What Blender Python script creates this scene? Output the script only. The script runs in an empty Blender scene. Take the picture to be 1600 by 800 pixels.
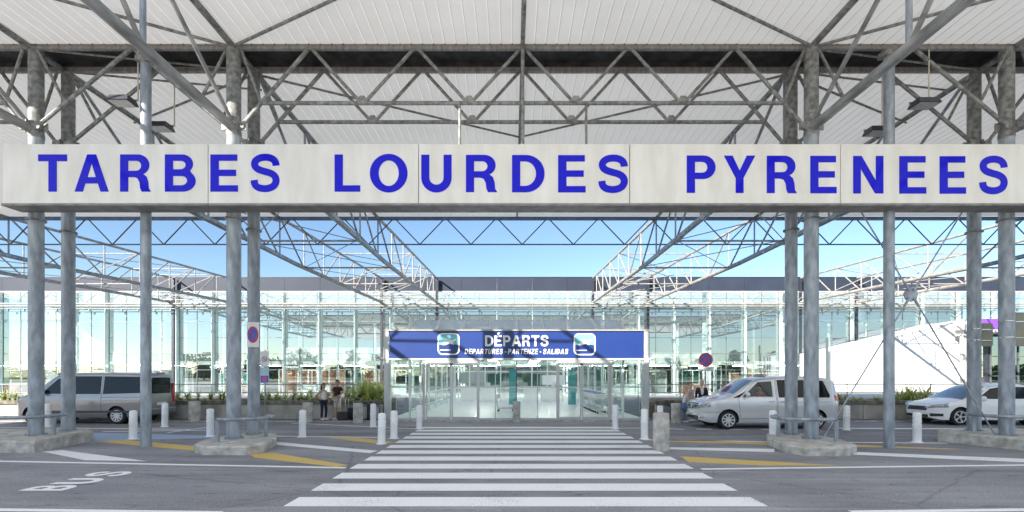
import bpy, bmesh, math, random
from mathutils import Vector, Matrix
from mathutils.geometry import tessellate_polygon
random.seed(7)
S = bpy.context.scene
C = S.collection
R = math.radians
# ------------------------------------------------------------------ camera
F, H, VX, VY = 775.0, 1.9, 800.0, 588.0       # focal in photo pixels, eye height, vanishing point
cam = bpy.data.cameras.new('camera'); co = bpy.data.objects.new('camera', cam); C.objects.link(co)
co.location = (0, 0, H); co.rotation_euler = (R(90), 0, 0)
cam.sensor_width = 36; cam.lens = 36 * F / 1600; cam.shift_y = (VY - 400) / 1600
cam.clip_start = .1; cam.clip_end = 3000
S.camera = co
# ------------------------------------------------------------------ sky, sun, exposure
SUN = Vector((-1, -1.1, .71)).normalized()     # towards the sun
w = bpy.data.worlds.new('World'); S.world = w; w.use_nodes = True
nt = w.node_tree; bg = nt.nodes['Background']
sky = nt.nodes.new('ShaderNodeTexSky'); sky.sky_type = 'NISHITA'; sky.sun_disc = False
sky.sun_elevation = math.asin(SUN.z); sky.sun_rotation = math.atan2(SUN.x, SUN.y)
sky.air_density = 1.0; sky.dust_density = .05; sky.ozone_density = 3.0
nt.links.new(sky.outputs[0], bg.inputs[0]); bg.inputs[1].default_value = .082
sl = bpy.data.lights.new('sun', 'SUN'); sl.energy = 5; sl.angle = R(.5); sl.color = (1, .93, .84)
so = bpy.data.objects.new('sun', sl); C.objects.link(so)
so.rotation_euler = SUN.to_track_quat('Z', 'Y').to_euler()
vs = S.view_settings; vs.view_transform = 'Standard'; vs.look = 'None'; vs.gamma = 1; vs.exposure = 1.4
S.view_settings.use_curve_mapping = False
# ------------------------------------------------------------------ materials
def mat(name, col, rough=.6, metal=0, var=.0, scale=3, col2=None, bump=0, bscale=40, spec=.5, coat=0, emit=0, stretch=None, detail=4):
    m = bpy.data.materials.new(name); m.use_nodes = True
    t = m.node_tree; p = t.nodes['Principled BSDF']
    p.inputs['Roughness'].default_value = rough; p.inputs['Metallic'].default_value = metal
    p.inputs['Specular IOR Level'].default_value = spec; p.inputs['Coat Weight'].default_value = coat
    p.inputs['Base Color'].default_value = (*col, 1)
    tc = t.nodes.new('ShaderNodeTexCoord'); src = tc.outputs['Object']
    if stretch:
        mp = t.nodes.new('ShaderNodeMapping'); mp.inputs['Scale'].default_value = stretch
        t.links.new(src, mp.inputs[0]); src = mp.outputs[0]
    if var or col2:
        n = t.nodes.new('ShaderNodeTexNoise'); n.inputs['Scale'].default_value = scale; n.inputs['Detail'].default_value = detail
        t.links.new(src, n.inputs['Vector'])
        r = t.nodes.new('ShaderNodeValToRGB'); r.color_ramp.elements[0].position = .35; r.color_ramp.elements[1].position = .68
        c2 = col2 or tuple(c * (1 + var) for c in col); c1 = col if col2 else tuple(c * (1 - var) for c in col)
        r.color_ramp.elements[0].color = (*c1, 1); r.color_ramp.elements[1].color = (*c2, 1)
        t.links.new(n.outputs[0], r.inputs[0]); t.links.new(r.outputs[0], p.inputs['Base Color'])
    if bump:
        n2 = t.nodes.new('ShaderNodeTexNoise'); n2.inputs['Scale'].default_value = bscale; n2.inputs['Detail'].default_value = 6
        t.links.new(src, n2.inputs['Vector'])
        b = t.nodes.new('ShaderNodeBump'); b.inputs['Strength'].default_value = bump; b.inputs['Distance'].default_value = .02
        t.links.new(n2.outputs[0], b.inputs['Height']); t.links.new(b.outputs[0], p.inputs['Normal'])
    return m
def glass_mat(name, tint, fac, rough=0, col=(.93, .98, .97), top=.45):
    m = bpy.data.materials.new(name); m.use_nodes = True
    t = m.node_tree; t.nodes.remove(t.nodes['Principled BSDF']); out = t.nodes['Material Output']
    a = t.nodes.new('ShaderNodeBsdfTransparent'); a.inputs[0].default_value = (*tint, 1)
    g = t.nodes.new('ShaderNodeBsdfGlossy'); g.inputs['Roughness'].default_value = rough; g.inputs[0].default_value = (*col, 1)
    lw = t.nodes.new('ShaderNodeLayerWeight'); lw.inputs[0].default_value = .35
    mr = t.nodes.new('ShaderNodeMapRange'); mr.inputs['To Min'].default_value = fac; mr.inputs['To Max'].default_value = min(1, fac + top)
    mx = t.nodes.new('ShaderNodeMixShader')
    t.links.new(lw.outputs['Facing'], mr.inputs['Value'])
    t.links.new(mr.outputs[0], mx.inputs[0]); t.links.new(a.outputs[0], mx.inputs[1]); t.links.new(g.outputs[0], mx.inputs[2])
    t.links.new(mx.outputs[0], out.inputs[0])
    return m
def asphalt_mat(name, base, tone=1.0):
    m = bpy.data.materials.new(name); m.use_nodes = True
    t = m.node_tree; N = t.nodes; L = t.links; p = N['Principled BSDF']; p.inputs['Roughness'].default_value = .85
    tc = N.new('ShaderNodeTexCoord'); o = tc.outputs['Object']
    def noise(sc, det=4, vec=o, ro=.5):
        n = N.new('ShaderNodeTexNoise'); n.inputs['Scale'].default_value = sc; n.inputs['Detail'].default_value = det
        n.inputs['Roughness'].default_value = ro; L.new(vec, n.inputs['Vector']); return n.outputs[0]
    def ramp(v, p0, c0, p1, c1):
        r = N.new('ShaderNodeValToRGB'); e = r.color_ramp.elements; e[0].position = p0; e[1].position = p1
        e[0].color = (*c0, 1); e[1].color = (*c1, 1); L.new(v, r.inputs[0]); return r.outputs[0]
    def mul(a, b):
        x = N.new('ShaderNodeMix'); x.data_type = 'RGBA'; x.blend_type = 'MULTIPLY'; x.inputs[0].default_value = 1
        L.new(a, x.inputs[6]); L.new(b, x.inputs[7]); return x.outputs[2]
    mp = N.new('ShaderNodeMapping'); mp.inputs['Scale'].default_value = (.12, .9, 1); L.new(o, mp.inputs[0])
    a = ramp(noise(34, 6, ro=.85), .34, tuple(c * .50 for c in base), .66, tuple(c * 1.6 for c in base))
    b = ramp(noise(.5, 5), .3, (.80, .80, .82), .7, (1.12, 1.12, 1.1))
    c = ramp(noise(1.2, 6, mp.outputs[0], .6), .36, (.76, .76, .77), .6, (1.08, 1.08, 1.08))
    d = ramp(noise(15, 2, ro=.4), .70, (1, 1, 1), .76, (2.3, 2.3, 2.2))
    e = ramp(noise(3.3, 4, mp.outputs[0]), .27, (.62, .62, .64), .33, (1, 1, 1))
    mp2 = N.new('ShaderNodeMapping'); mp2.inputs['Scale'].default_value = (.9, 3.2, 1); L.new(o, mp2.inputs[0])
    f = ramp(noise(1.7, 7, mp2.outputs[0], .72), .34, (.45, .45, .47), .42, (1, 1, 1))
    mp3 = N.new('ShaderNodeMapping'); mp3.inputs['Scale'].default_value = (.05, 1, 1); L.new(o, mp3.inputs[0])
    g = ramp(noise(2.2, 5, mp3.outputs[0], .7), .56, (1, 1, 1), .68, (1.3, 1.3, 1.29))
    vo = N.new('ShaderNodeTexVoronoi'); vo.feature = 'DISTANCE_TO_EDGE'; vo.inputs['Scale'].default_value = .23
    ad = N.new('ShaderNodeMix'); ad.data_type = 'RGBA'; ad.inputs[0].default_value = .22
    nn = N.new('ShaderNodeTexNoise'); nn.inputs['Scale'].default_value = 1.3; nn.inputs['Detail'].default_value = 6; L.new(o, nn.inputs['Vector'])
    L.new(o, ad.inputs[6]); L.new(nn.outputs[1], ad.inputs[7]); L.new(ad.outputs[2], vo.inputs['Vector'])
    h = ramp(vo.outputs['Distance'], .001, (.72, .72, .73), .006, (1, 1, 1))
    L.new(mul(mul(mul(mul(mul(mul(mul(a, b), c), d), e), f), g), h), p.inputs['Base Color'])
    bp = N.new('ShaderNodeBump'); bp.inputs['Strength'].default_value = .5; bp.inputs['Distance'].default_value = .01
    L.new(noise(120, 2), bp.inputs['Height']); L.new(bp.outputs[0], p.inputs['Normal'])
    return m
def paint_mat(name, col, under, wear=.40):
    m = bpy.data.materials.new(name); m.use_nodes = True
    t = m.node_tree; N = t.nodes; L = t.links; p = N['Principled BSDF']; p.inputs['Roughness'].default_value = .7
    tc = N.new('ShaderNodeTexCoord')
    n1 = N.new('ShaderNodeTexNoise'); n1.inputs['Scale'].default_value = 42; n1.inputs['Detail'].default_value = 5; n1.inputs['Roughness'].default_value = .75
    n2 = N.new('ShaderNodeTexNoise'); n2.inputs['Scale'].default_value = 1.1; n2.inputs['Detail'].default_value = 4
    L.new(tc.outputs['Object'], n1.inputs['Vector']); L.new(tc.outputs['Object'], n2.inputs['Vector'])
    ad = N.new('ShaderNodeMath'); ad.operation = 'MULTIPLY_ADD'; ad.inputs[1].default_value = .35; L.new(n2.outputs[0], ad.inputs[0]); L.new(n1.outputs[0], ad.inputs[2])
    r = N.new('ShaderNodeValToRGB'); e = r.color_ramp.elements; e[0].position = wear + .10; e[1].position = wear + .19
    e[0].color = (*under, 1); e[1].color = (*col, 1)
    e2 = e.new(.95); e2.color = (*[c * .82 for c in col], 1)
    L.new(ad.outputs[0], r.inputs[0]); L.new(r.outputs[0], p.inputs['Base Color'])
    return m
M = {}
M['asphalt'] = asphalt_mat('asphalt', (.235, .237, .258))
M['walk'] = asphalt_mat('pavement_asphalt', (.18, .18, .20))
M['white_line'] = paint_mat('white_road_paint', (.82, .83, .84), (.24, .24, .25), .41)
M['yellow_line'] = paint_mat('yellow_road_paint', (.62, .44, .12), (.14, .12, .09), .42)
M['blue_line'] = paint_mat('blue_road_paint', (.30, .40, .56), (.20, .21, .24), .42)
M['steel'] = mat('galvanised_steel', (.20, .228, .262), .45, .3, scale=6.5, col2=(.39, .43, .48), bump=.2, bscale=18, stretch=(1, 1, .35), detail=9)
M['steel_old_shaded'] = mat('weathered_shaded_steel', (.14, .14, .135), .6, .25, scale=8, col2=(.33, .335, .325), bump=.3, bscale=30, detail=8)  # weathered steel, darkened further for the shade under the roof
M['steel_pale_lit'] = mat('pale_and_sunlit_steel', (.26, .24, .21), .55, .05, scale=3, col2=(.40, .385, .36))  # pale steel; also carries the sunlit look of the bare trusses in its colour
M['roof'] = mat('white_roof_sheet', (.66, .65, .61), .5, scale=.8, col2=(.74, .73, .70))
_t = M['roof'].node_tree; _p = _t.nodes['Principled BSDF']; _tr = _t.nodes.new('ShaderNodeBsdfTranslucent'); _tr.inputs[0].default_value = (.86, .84, .79, 1)
_mx = _t.nodes.new('ShaderNodeMixShader'); _mx.inputs[0].default_value = .20  # translucency added so sun through the sheet fills the shade below
_t.links.new(_p.outputs[0], _mx.inputs[1]); _t.links.new(_tr.outputs[0], _mx.inputs[2]); _t.links.new(_mx.outputs[0], _t.nodes['Material Output'].inputs[0])
M['roof_clear'] = M['roof'].copy(); M['roof_clear'].name = 'translucent_roof_sheet'  # more translucent copy for unseen roofs, added to pass fill light
for _n in M['roof_clear'].node_tree.nodes:
    if _n.type == 'MIX_SHADER': _n.inputs[0].default_value = .75
M['gutter'] = mat('black_gutter', (.012, .012, .013), .6, scale=4, col2=(.05, .05, .05), detail=8)
M['beam'] = mat('stained_edge_beam', (.20, .17, .155), .6, .1, scale=9, col2=(.33, .32, .31), detail=8, stretch=(1, .2, .2))
M['beam_blue'] = mat('blue_grey_edge_beam', (.10, .13, .19), .5, .2, var=.2, scale=3)
M['sign'] = mat('pale_sign_panel', (.70, .68, .63), .4, scale=1.3, col2=(.80, .785, .75), detail=10, stretch=(2.2, 1, .6))
M['signedge'] = mat('sign_grey_tray', (.22, .215, .21), .5, .3, var=.25, scale=3)
M['blue_letter'] = mat('royal_blue_vinyl', (.004, .004, .58), .4, spec=.1, coat=.22)
M['concrete'] = mat('concrete', (.30, .29, .26), .85, scale=4.5, col2=(.58, .57, .54), bump=.4, bscale=25, detail=9)
M['concrete_wall'] = mat('stained_concrete', (.27, .255, .22), .9, scale=1.6, col2=(.50, .48, .44), bump=.4, bscale=20, detail=9, stretch=(1, 1, .5))
M['moss'] = mat('mossy_coping', (.10, .095, .06), .95, scale=5, col2=(.24, .23, .18), bump=.5, bscale=20, detail=9)
M['bollard'] = mat('white_plastic', (.86, .87, .88), .45, scale=6, col2=(.78, .79, .81), detail=8)
M['fascia'] = mat('slate_blue_cladding', (.034, .043, .066), .5, 0, spec=.25, var=.12, scale=.3)
M['white'] = mat('white_paint', (.78, .78, .77), .45, var=.04, scale=2)
M['cream'] = mat('cream_paint', (.50, .485, .45), .5, var=.05, scale=2)
M['alu'] = mat('white_aluminium', (.52, .53, .53), .35, .3, var=.05, scale=2)
M['darkmetal'] = mat('dark_metal', (.05, .055, .07), .45, .4, var=.2, scale=3)
M['mullion'] = mat('grey_mullion', (.16, .19, .19), .45, .4, var=.1, scale=2)
M['fin'] = mat('pale_green_fin', (.56, .68, .66), .25, var=.06, scale=1); M['fin'].node_tree.nodes['Principled BSDF'].inputs['Alpha'].default_value = .7
M['facade_glass'] = glass_mat('mirror_facade_glass', (.74, .86, .84), .36, col=(.76, .85, .88))
M['door_glass'] = glass_mat('clear_door_glass', (.945, .985, .975), .05, top=.2)
M['roof_glass'] = mat('roof_glass', (.70, .78, .85), .15, var=.05); M['roof_glass'].node_tree.nodes['Principled BSDF'].inputs['Alpha'].default_value = .62
M['blue_panel'] = mat('blue_fascia_panel', (.012, .038, .19), .38, var=.05, scale=1)
M['teal'] = mat('teal_vinyl', (.20, .55, .60), .4, var=.03)
M['white_letter'] = mat('white_letter', (.85, .85, .85), .4, var=.02)
M['floor_in'] = mat('pale_floor_tiles', (.74, .73, .69), .3, var=.05, scale=.6)
M['hall_wall'] = mat('hall_wall', (.36, .39, .38), .7, var=.06, scale=.3)
M['orange'] = mat('orange_panel', (.36, .17, .10), .5, var=.1)
M['green_dark'] = mat('dark_green_panel', (.03, .10, .09), .4, var=.2)
M['teal_dark'] = mat('teal_panel', (.05, .30, .32), .4, var=.1)
M['black'] = mat('black_plastic', (.018, .018, .02), .5, var=.2)
M['rubber'] = mat('tyre_rubber', (.016, .016, .017), .8, var=.2, scale=10)
M['rim'] = mat('silver_rim', (.62, .63, .65), .4, .1, var=.05)
M['carglass'] = mat('dark_car_glass', (.008, .010, .011), .06, spec=.3, coat=.0, var=.1)
M['windshield'] = mat('reflective_windshield', (.10, .12, .13), .06, 0, coat=1, spec=1, var=.1, scale=1.5)
M['clearglass'] = glass_mat('clear_car_glass', (.82, .86, .86), .02, top=.1)
M['grey_paint'] = mat('grey_beige_car_paint', (.27, .26, .265), .3, .5, coat=1, var=.02, scale=1)
M['silver_paint'] = mat('silver_car_paint', (.68, .685, .70), .26, .35, coat=1, var=.02, scale=1)
M['white_car'] = mat('white_car_paint', (.88, .89, .90), .3, 0, coat=1, var=.01, scale=1)
M['chrome'] = mat('chrome', (.75, .75, .76), .12, 1, var=.02)
M['headlamp'] = mat('headlamp_glass', (.62, .64, .66), .08, .4, coat=1, col2=(.25, .26, .28), scale=14)
M['red_lamp'] = mat('red_lamp', (.50, .015, .015), .15, coat=1, var=.1)
M['amber'] = mat('amber_lamp', (.8, .35, .03), .2, coat=1, var=.1)
M['seam'] = mat('door_seam', (.02, .02, .02), .8, var=.1)
M['red_sign'] = mat('red_sign_film', (.62, .04, .06), .4, var=.05)
M['blue_sign'] = mat('blue_sign_film', (.06, .14, .52), .4, var=.05)
M['pink_sign'] = mat('pink_sign_film', (.60, .10, .30), .4, var=.05)
M['paleblue_sign'] = mat('pale_blue_film', (.42, .62, .70), .4, var=.05)
M['signback'] = mat('olive_sign_back', (.24, .235, .18), .6, .2, var=.12, scale=3)
M['purple'] = mat('purple_panel', (.20, .07, .42), .5, var=.05)
M['skin'] = mat('skin', (.48, .27, .18), .55, var=.06, scale=12)
M['skin2'] = mat('pale_skin', (.58, .36, .27), .55, var=.06, scale=12)
M['hair_black'] = mat('black_hair', (.012, .010, .009), .5, var=.3, scale=30)
M['hair_grey'] = mat('grey_hair', (.45, .42, .38), .7, var=.2, scale=30)
M['hair_red'] = mat('auburn_hair', (.28, .11, .05), .6, var=.2, scale=30)
M['hair_blond'] = mat('blond_hair', (.50, .38, .20), .6, var=.2, scale=30)
M['cl_white'] = mat('white_cotton', (.75, .74, .76), .9, var=.06, scale=15)
M['cl_black'] = mat('black_cotton', (.016, .014, .016), .9, var=.3, scale=15)
M['cl_navy'] = mat('navy_cloth', (.02, .024, .05), .9, var=.2, scale=15)
M['cl_beige'] = mat('beige_cloth', (.45, .40, .33), .9, var=.1, scale=15)
M['cl_pink'] = mat('pale_pink_cloth', (.55, .42, .38), .9, var=.1, scale=15)
M['cl_red'] = mat('red_cloth', (.60, .03, .04), .9, var=.1, scale=15)
M['cl_blue'] = mat('blue_cloth', (.12, .20, .38), .9, var=.1, scale=15)
M['leaf'] = mat('yucca_leaf', (.36, .46, .09), .5, scale=4, col2=(.72, .74, .32))
M['leaf_low'] = mat('low_plant_leaf', (.32, .40, .09), .5, scale=4, col2=(.64, .64, .30))
M['leaf_tree'] = mat('tree_leaf', (.045, .075, .03), .6, scale=2, col2=(.10, .14, .055))
M['bark'] = mat('bark', (.10, .075, .05), .9, var=.3, scale=8)
M['soil'] = mat('planter_soil', (.10, .08, .05), .95, var=.3, scale=8)
M['grass'] = mat('dry_grass', (.10, .13, .05), .95, scale=.2, col2=(.18, .18, .09))
M['bag_grey'] = mat('grey_bag_cloth', (.16, .17, .18), .7, var=.2, scale=14)
M['cart_blue'] = mat('blue_cart_plastic', (.05, .13, .38), .4, var=.1)
M['lamp_lens'] = mat('lamp_lens', (.42, .43, .40), .2, coat=1, var=.15, scale=20)
M['steel_mid'] = mat('dull_galvanised_steel', (.15, .155, .15), .5, .25, scale=4, col2=(.38, .39, .385), bump=.2, bscale=20, stretch=(1, .3, 1), detail=9)
M['lit'] = mat('lit_tube', (.9, .9, .88), .5, var=.01); _l = M['lit'].node_tree.nodes['Principled BSDF']; _l.inputs['Emission Color'].default_value = (1, .97, .9, 1); _l.inputs['Emission Strength'].default_value = 18
M['conduit'] = mat('pale_conduit', (.55, .52, .42), .6, var=.1)
# ------------------------------------------------------------------ mesh helpers
class MB:
    def __init__(s): s.v = []; s.f = []; s.m = []
    def add(s, vs, fs, m=0):
        n = len(s.v); s.v += [tuple(v) for v in vs]; s.f += [tuple(i + n for i in f) for f in fs]; s.m += [m] * len(fs); return s
    def box(s, x0, x1, y0, y1, z0, z1, m=0):
        vs = [(x, y, z) for z in (z0, z1) for y in (y0, y1) for x in (x0, x1)]
        return s.add(vs, [(0, 2, 3, 1), (4, 5, 7, 6), (0, 1, 5, 4), (2, 6, 7, 3), (0, 4, 6, 2), (1, 3, 7, 5)], m)
    def cyl(s, a, b, r, r2=None, n=10, caps=True, m=0):
        a = Vector(a); b = Vector(b); r2 = r if r2 is None else r2
        d = (b - a).normalized(); u = d.orthogonal().normalized(); v = d.cross(u)
        vs = []
        for p, q in ((a, r), (b, r2)):
            for i in range(n):
                t = 2 * math.pi * i / n; vs.append(p + (u * math.cos(t) + v * math.sin(t)) * q)
        fs = [(i, (i + 1) % n, n + (i + 1) % n, n + i) for i in range(n)]
        if caps: fs += [tuple(range(n - 1, -1, -1)), tuple(range(n, 2 * n))]
        return s.add(vs, fs, m)
    def tube(s, pts, r, n=8, m=0):
        pts = [Vector(p) for p in pts]; rr = r if isinstance(r, (list, tuple)) else [r] * len(pts); rings = []; u = None; vs = []
        for i, p in enumerate(pts):
            d = ((pts[min(i + 1, len(pts) - 1)] - pts[max(i - 1, 0)])).normalized()
            u = d.orthogonal().normalized() if u is None else (u - d * u.dot(d)).normalized()
            v = d.cross(u)
            for k in range(n):
                t = 2 * math.pi * k / n; vs.append(p + (u * math.cos(t) + v * math.sin(t)) * rr[i])
        fs = []
        for i in range(len(pts) - 1):
            for k in range(n): fs.append((i * n + k, i * n + (k + 1) % n, (i + 1) * n + (k + 1) % n, (i + 1) * n + k))
        fs += [tuple(range(n - 1, -1, -1)), tuple((len(pts) - 1) * n + k for k in range(n))]
        return s.add(vs, fs, m)
    def lathe(s, prof, c=(0, 0, 0), n=24, axis='z', m=0, caps=True):
        vs = []
        for r, h in prof:
            for i in range(n):
                t = 2 * math.pi * i / n; x, y = r * math.cos(t), r * math.sin(t)
                vs.append((c[0] + x, c[1] + y, c[2] + h) if axis == 'z' else (c[0] + x, c[1] + h, c[2] + y))
        fs = []
        for j in range(len(prof) - 1):
            for i in range(n): fs.append((j * n + i, j * n + (i + 1) % n, (j + 1) * n + (i + 1) % n, (j + 1) * n + i))
        if caps: fs += [tuple(range(n - 1, -1, -1)), tuple((len(prof) - 1) * n + i for i in range(n))]
        return s.add(vs, fs, m)
    def prism(s, poly, z0, z1, m=0):
        n = len(poly); vs = [(x, y, z0) for x, y in poly] + [(x, y, z1) for x, y in poly]
        return s.add(vs, [tuple(range(n - 1, -1, -1)), tuple(range(n, 2 * n))] + [(i, (i + 1) % n, n + (i + 1) % n, n + i) for i in range(n)], m)
    def shape(s, loops, fn, d0, d1, m=0):
        """polygon with holes in (u,v), mapped by fn(u,v,depth), given real thickness"""
        L3 = [[Vector((x, y, 0)) for x, y in l] for l in loops]; flat = [p for l in loops for p in l]; n = len(flat)
        tri = tessellate_polygon(L3)
        vs = [fn(x, y, d0) for x, y in flat] + [fn(x, y, d1) for x, y in flat]
        fs = [tuple(t) for t in tri] + [tuple(i + n for i in reversed(t)) for t in tri]; b = 0
        for l in loops:
            k = len(l); fs += [(b + i, b + (i + 1) % k, n + b + (i + 1) % k, n + b + i) for i in range(k)]; b += k
        return s.add(vs, fs, m)
    def ell(s, c, r, n=12, k=8, m=0):
        vs = []; 
        for j in range(1, k):
            ph = math.pi * j / k
            for i in range(n):
                t = 2 * math.pi * i / n
                vs.append((c[0] + r[0] * math.sin(ph) * math.cos(t), c[1] + r[1] * math.sin(ph) * math.sin(t), c[2] + r[2] * math.cos(ph)))
        vs += [(c[0], c[1], c[2] + r[2]), (c[0], c[1], c[2] - r[2])]; T = len(vs) - 2
        fs = [(j * n + i, (j + 1) * n + i, (j + 1) * n + (i + 1) % n, j * n + (i + 1) % n) for j in range(k - 2) for i in range(n)]
        fs += [(T, i, (i + 1) % n) for i in range(n)] + [(T + 1, (k - 2) * n + (i + 1) % n, (k - 2) * n + i) for i in range(n)]
        return s.add(vs, fs, m)
def root_of(o):
    while o.parent: o = o.parent
    return o
def obj(name, mb, mats, parent=None, smooth=False, bevel=0, label=None):
    me = bpy.data.meshes.new(name); off = Vector(root_of(parent).location) if parent else Vector()
    me.from_pydata([tuple(Vector(v) - off) for v in mb.v], [], mb.f)
    for m in (mats if isinstance(mats, (list, tuple)) else [mats]): me.materials.append(m)
    for p, i in zip(me.polygons, mb.m): p.material_index = i
    bm = bmesh.new(); bm.from_mesh(me); bmesh.ops.recalc_face_normals(bm, faces=bm.faces)
    if smooth:
        for f in bm.faces: f.smooth = True
        for e in bm.edges:
            if len(e.link_faces) == 2 and e.calc_face_angle(0) > R(38): e.smooth = False
    bm.to_mesh(me); bm.free()
    o = bpy.data.objects.new(name, me); C.objects.link(o)
    if parent: o.parent = parent
    if bevel:
        b = o.modifiers.new('bevel', 'BEVEL'); b.width = bevel; b.segments = 2; b.limit_method = 'ANGLE'
    if label: o['label'] = label
    return o
def tag(o, label=None, cat=None, group=None, kind=None):
    if label: o['label'] = label
    if cat: o['category'] = cat
    if group: o['group'] = group
    if kind: o['kind'] = kind
    return o
def thing(name, label, cat, loc=(0, 0, 0), group=None):
    o = bpy.data.objects.new(name, None); C.objects.link(o); o.location = loc; o.empty_display_size = .2
    return tag(o, label, cat, group)
def copy_tree(o, parent=None):
    c = o.copy(); C.objects.link(c)
    if parent: c.parent = parent
    for ch in [x for x in KIDS.get(o.name, [])]: copy_tree(ch, c)
    return c
KIDS = {}
def index_kids(o):
    KIDS[o.name] = list(o.children)
    for ch in o.children: index_kids(ch)
def G(px, py, z=0):
    Y = F * (H - z) / (py - VY); return ((px - VX) / F * Y, Y, z)
def at(px, py, Y): return ((px - VX) / F * Y, Y, H + (VY - py) / F * Y)
# ------------------------------------------------------------------ letters
def arc(cx, cy, rx, ry, a0, a1, n=10):
    return [(cx + rx * math.cos(R(a0 + (a1 - a0) * i / n)), cy + ry * math.sin(R(a0 + (a1 - a0) * i / n))) for i in range(n + 1)]
def ribbon(path, t):
    l, r = [], []
    for i, p in enumerate(path):
        a = Vector(path[max(i - 1, 0)]); b = Vector(path[min(i + 1, len(path) - 1)]); d = (b - a).normalized(); n = Vector((-d.y, d.x)) * t / 2
        l.append((p[0] + n.x, p[1] + n.y)); r.append((p[0] - n.x, p[1] - n.y))
    return l + r[::-1]
def smoothp(P, k=4):
    out = []
    for i in range(len(P) - 1):
        p0, p1, p2, p3 = [Vector(P[max(0, min(len(P) - 1, i + j))]) for j in (-1, 0, 1, 2)]
        for s in range(k):
            t = s / k; out.append(tuple(.5 * ((2 * p1) + (p2 - p0) * t + (2 * p0 - 5 * p1 + 4 * p2 - p3) * t * t + (3 * p1 - p0 - 3 * p2 + p3) * t ** 3)))
    return out + [tuple(P[-1])]
E_ = [(0, 0), (.72, 0), (.72, .17), (.22, .17), (.22, .42), (.67, .42), (.67, .59), (.22, .59), (.22, .83), (.70, .83), (.70, 1), (0, 1)]
GL = {
 'T': (.78, [[[(.28, 0), (.50, 0), (.50, .82), (.78, .82), (.78, 1), (0, 1), (0, .82), (.28, .82)]]]),
 'A': (.92, [[[(0, 0), (.22, 0), (.29, .22), (.63, .22), (.70, 0), (.92, 0), (.58, 1), (.34, 1)], [(.345, .39), (.575, .39), (.46, .76)]]]),
 'E': (.72, [[E_]]), 'É': (.72, [[E_], [[(.24, 1.06), (.40, 1.06), (.56, 1.24), (.34, 1.24)]]]),
 'L': (.68, [[[(0, 0), (.68, 0), (.68, .17), (.22, .17), (.22, 1), (0, 1)]]]),
 'I': (.22, [[[(0, 0), (.22, 0), (.22, 1), (0, 1)]]]),
 'N': (.80, [[[(0, 0), (.2, 0), (.2, .66), (.58, 0), (.8, 0), (.8, 1), (.6, 1), (.6, .34), (.22, 1), (0, 1)]]]),
 'D': (.83, [[[(0, 0)] + arc(.36, .5, .47, .5, -90, 90, 16) + [(0, 1)], [(.21, .17)] + arc(.34, .5, .27, .33, -90, 90, 12) + [(.21, .83)]]]),
 'P': (.74, [[[(0, 0), (.21, 0), (.21, .37)] + arc(.43, .685, .31, .315, -90, 90, 12) + [(0, 1)], [(.21, .54)] + arc(.40, .685, .13, .145, -90, 90, 8) + [(.21, .83)]]]),
 'R': (.80, [[[(0, 0), (.21, 0), (.21, .39), (.36, .39), (.45, .36), (.505, .25), (.52, .1), (.56, 0), (.80, 0), (.745, .09), (.735, .26), (.69, .40), (.60, .475)] + arc(.47, .72, .29, .28, -48, 90, 10) + [(0, 1)], [(.21, .56)] + arc(.42, .695, .13, .135, -90, 90, 8) + [(.21, .83)]]]),
 'B': (.80, [[[(0, 0)] + arc(.47, .285, .33, .285, -90, 48, 10) + arc(.45, .745, .28, .255, -44, 90, 10) + [(0, 1)], [(.21, .17)] + arc(.43, .295, .15, .125, -90, 90, 8) + [(.21, .42)], [(.21, .60)] + arc(.41, .715, .13, .115, -90, 90, 8) + [(.21, .83)]]]),
 'O': (.94, [[arc(.47, .5, .47, .52, 0, 354, 40), arc(.47, .5, .25, .345, 0, 354, 32)]]),
 'S': (.80, [[ribbon(smoothp([(.69, .70), (.67, .80), (.58, .89), (.42, .925), (.25, .90), (.135, .81), (.125, .70), (.20, .61), (.36, .55), (.53, .50), (.65, .42), (.69, .30), (.64, .17), (.52, .10), (.38, .08), (.22, .11), (.13, .19), (.105, .31)]), .185)]]),
 'U': (.80, [[ribbon([(.11, 1), (.11, .7)] + arc(.40, .38, .29, .29, 180, 360, 14) + [(.69, .7), (.69, 1)], .21)]]),
 'Y': (.88, [[[(.33, 0), (.55, 0), (.55, .40), (.88, 1), (.64, 1), (.44, .6), (.24, 1), (0, 1), (.33, .40)]]]),
 'Z': (.72, [[[(0, 0), (.72, 0), (.72, .17), (.26, .17), (.70, .83), (.70, 1), (.03, 1), (.03, .83), (.43, .83), (0, .17)]]]),
 '-': (.36, [[[(0, .34), (.36, .34), (.36, .50), (0, .50)]]]),
}
def glyph(mb, ch, fn, d0, d1):
    for loops in GL[ch][1]: mb.shape(loops, fn, d0, d1)
def word_xs(txt, gap=.16, space=.34):
    x = 0; out = []
    for ch in txt:
        if ch == ' ': x += space; continue
        out.append((ch, x)); x += GL[ch][0] + gap
    return out, x - gap
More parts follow.
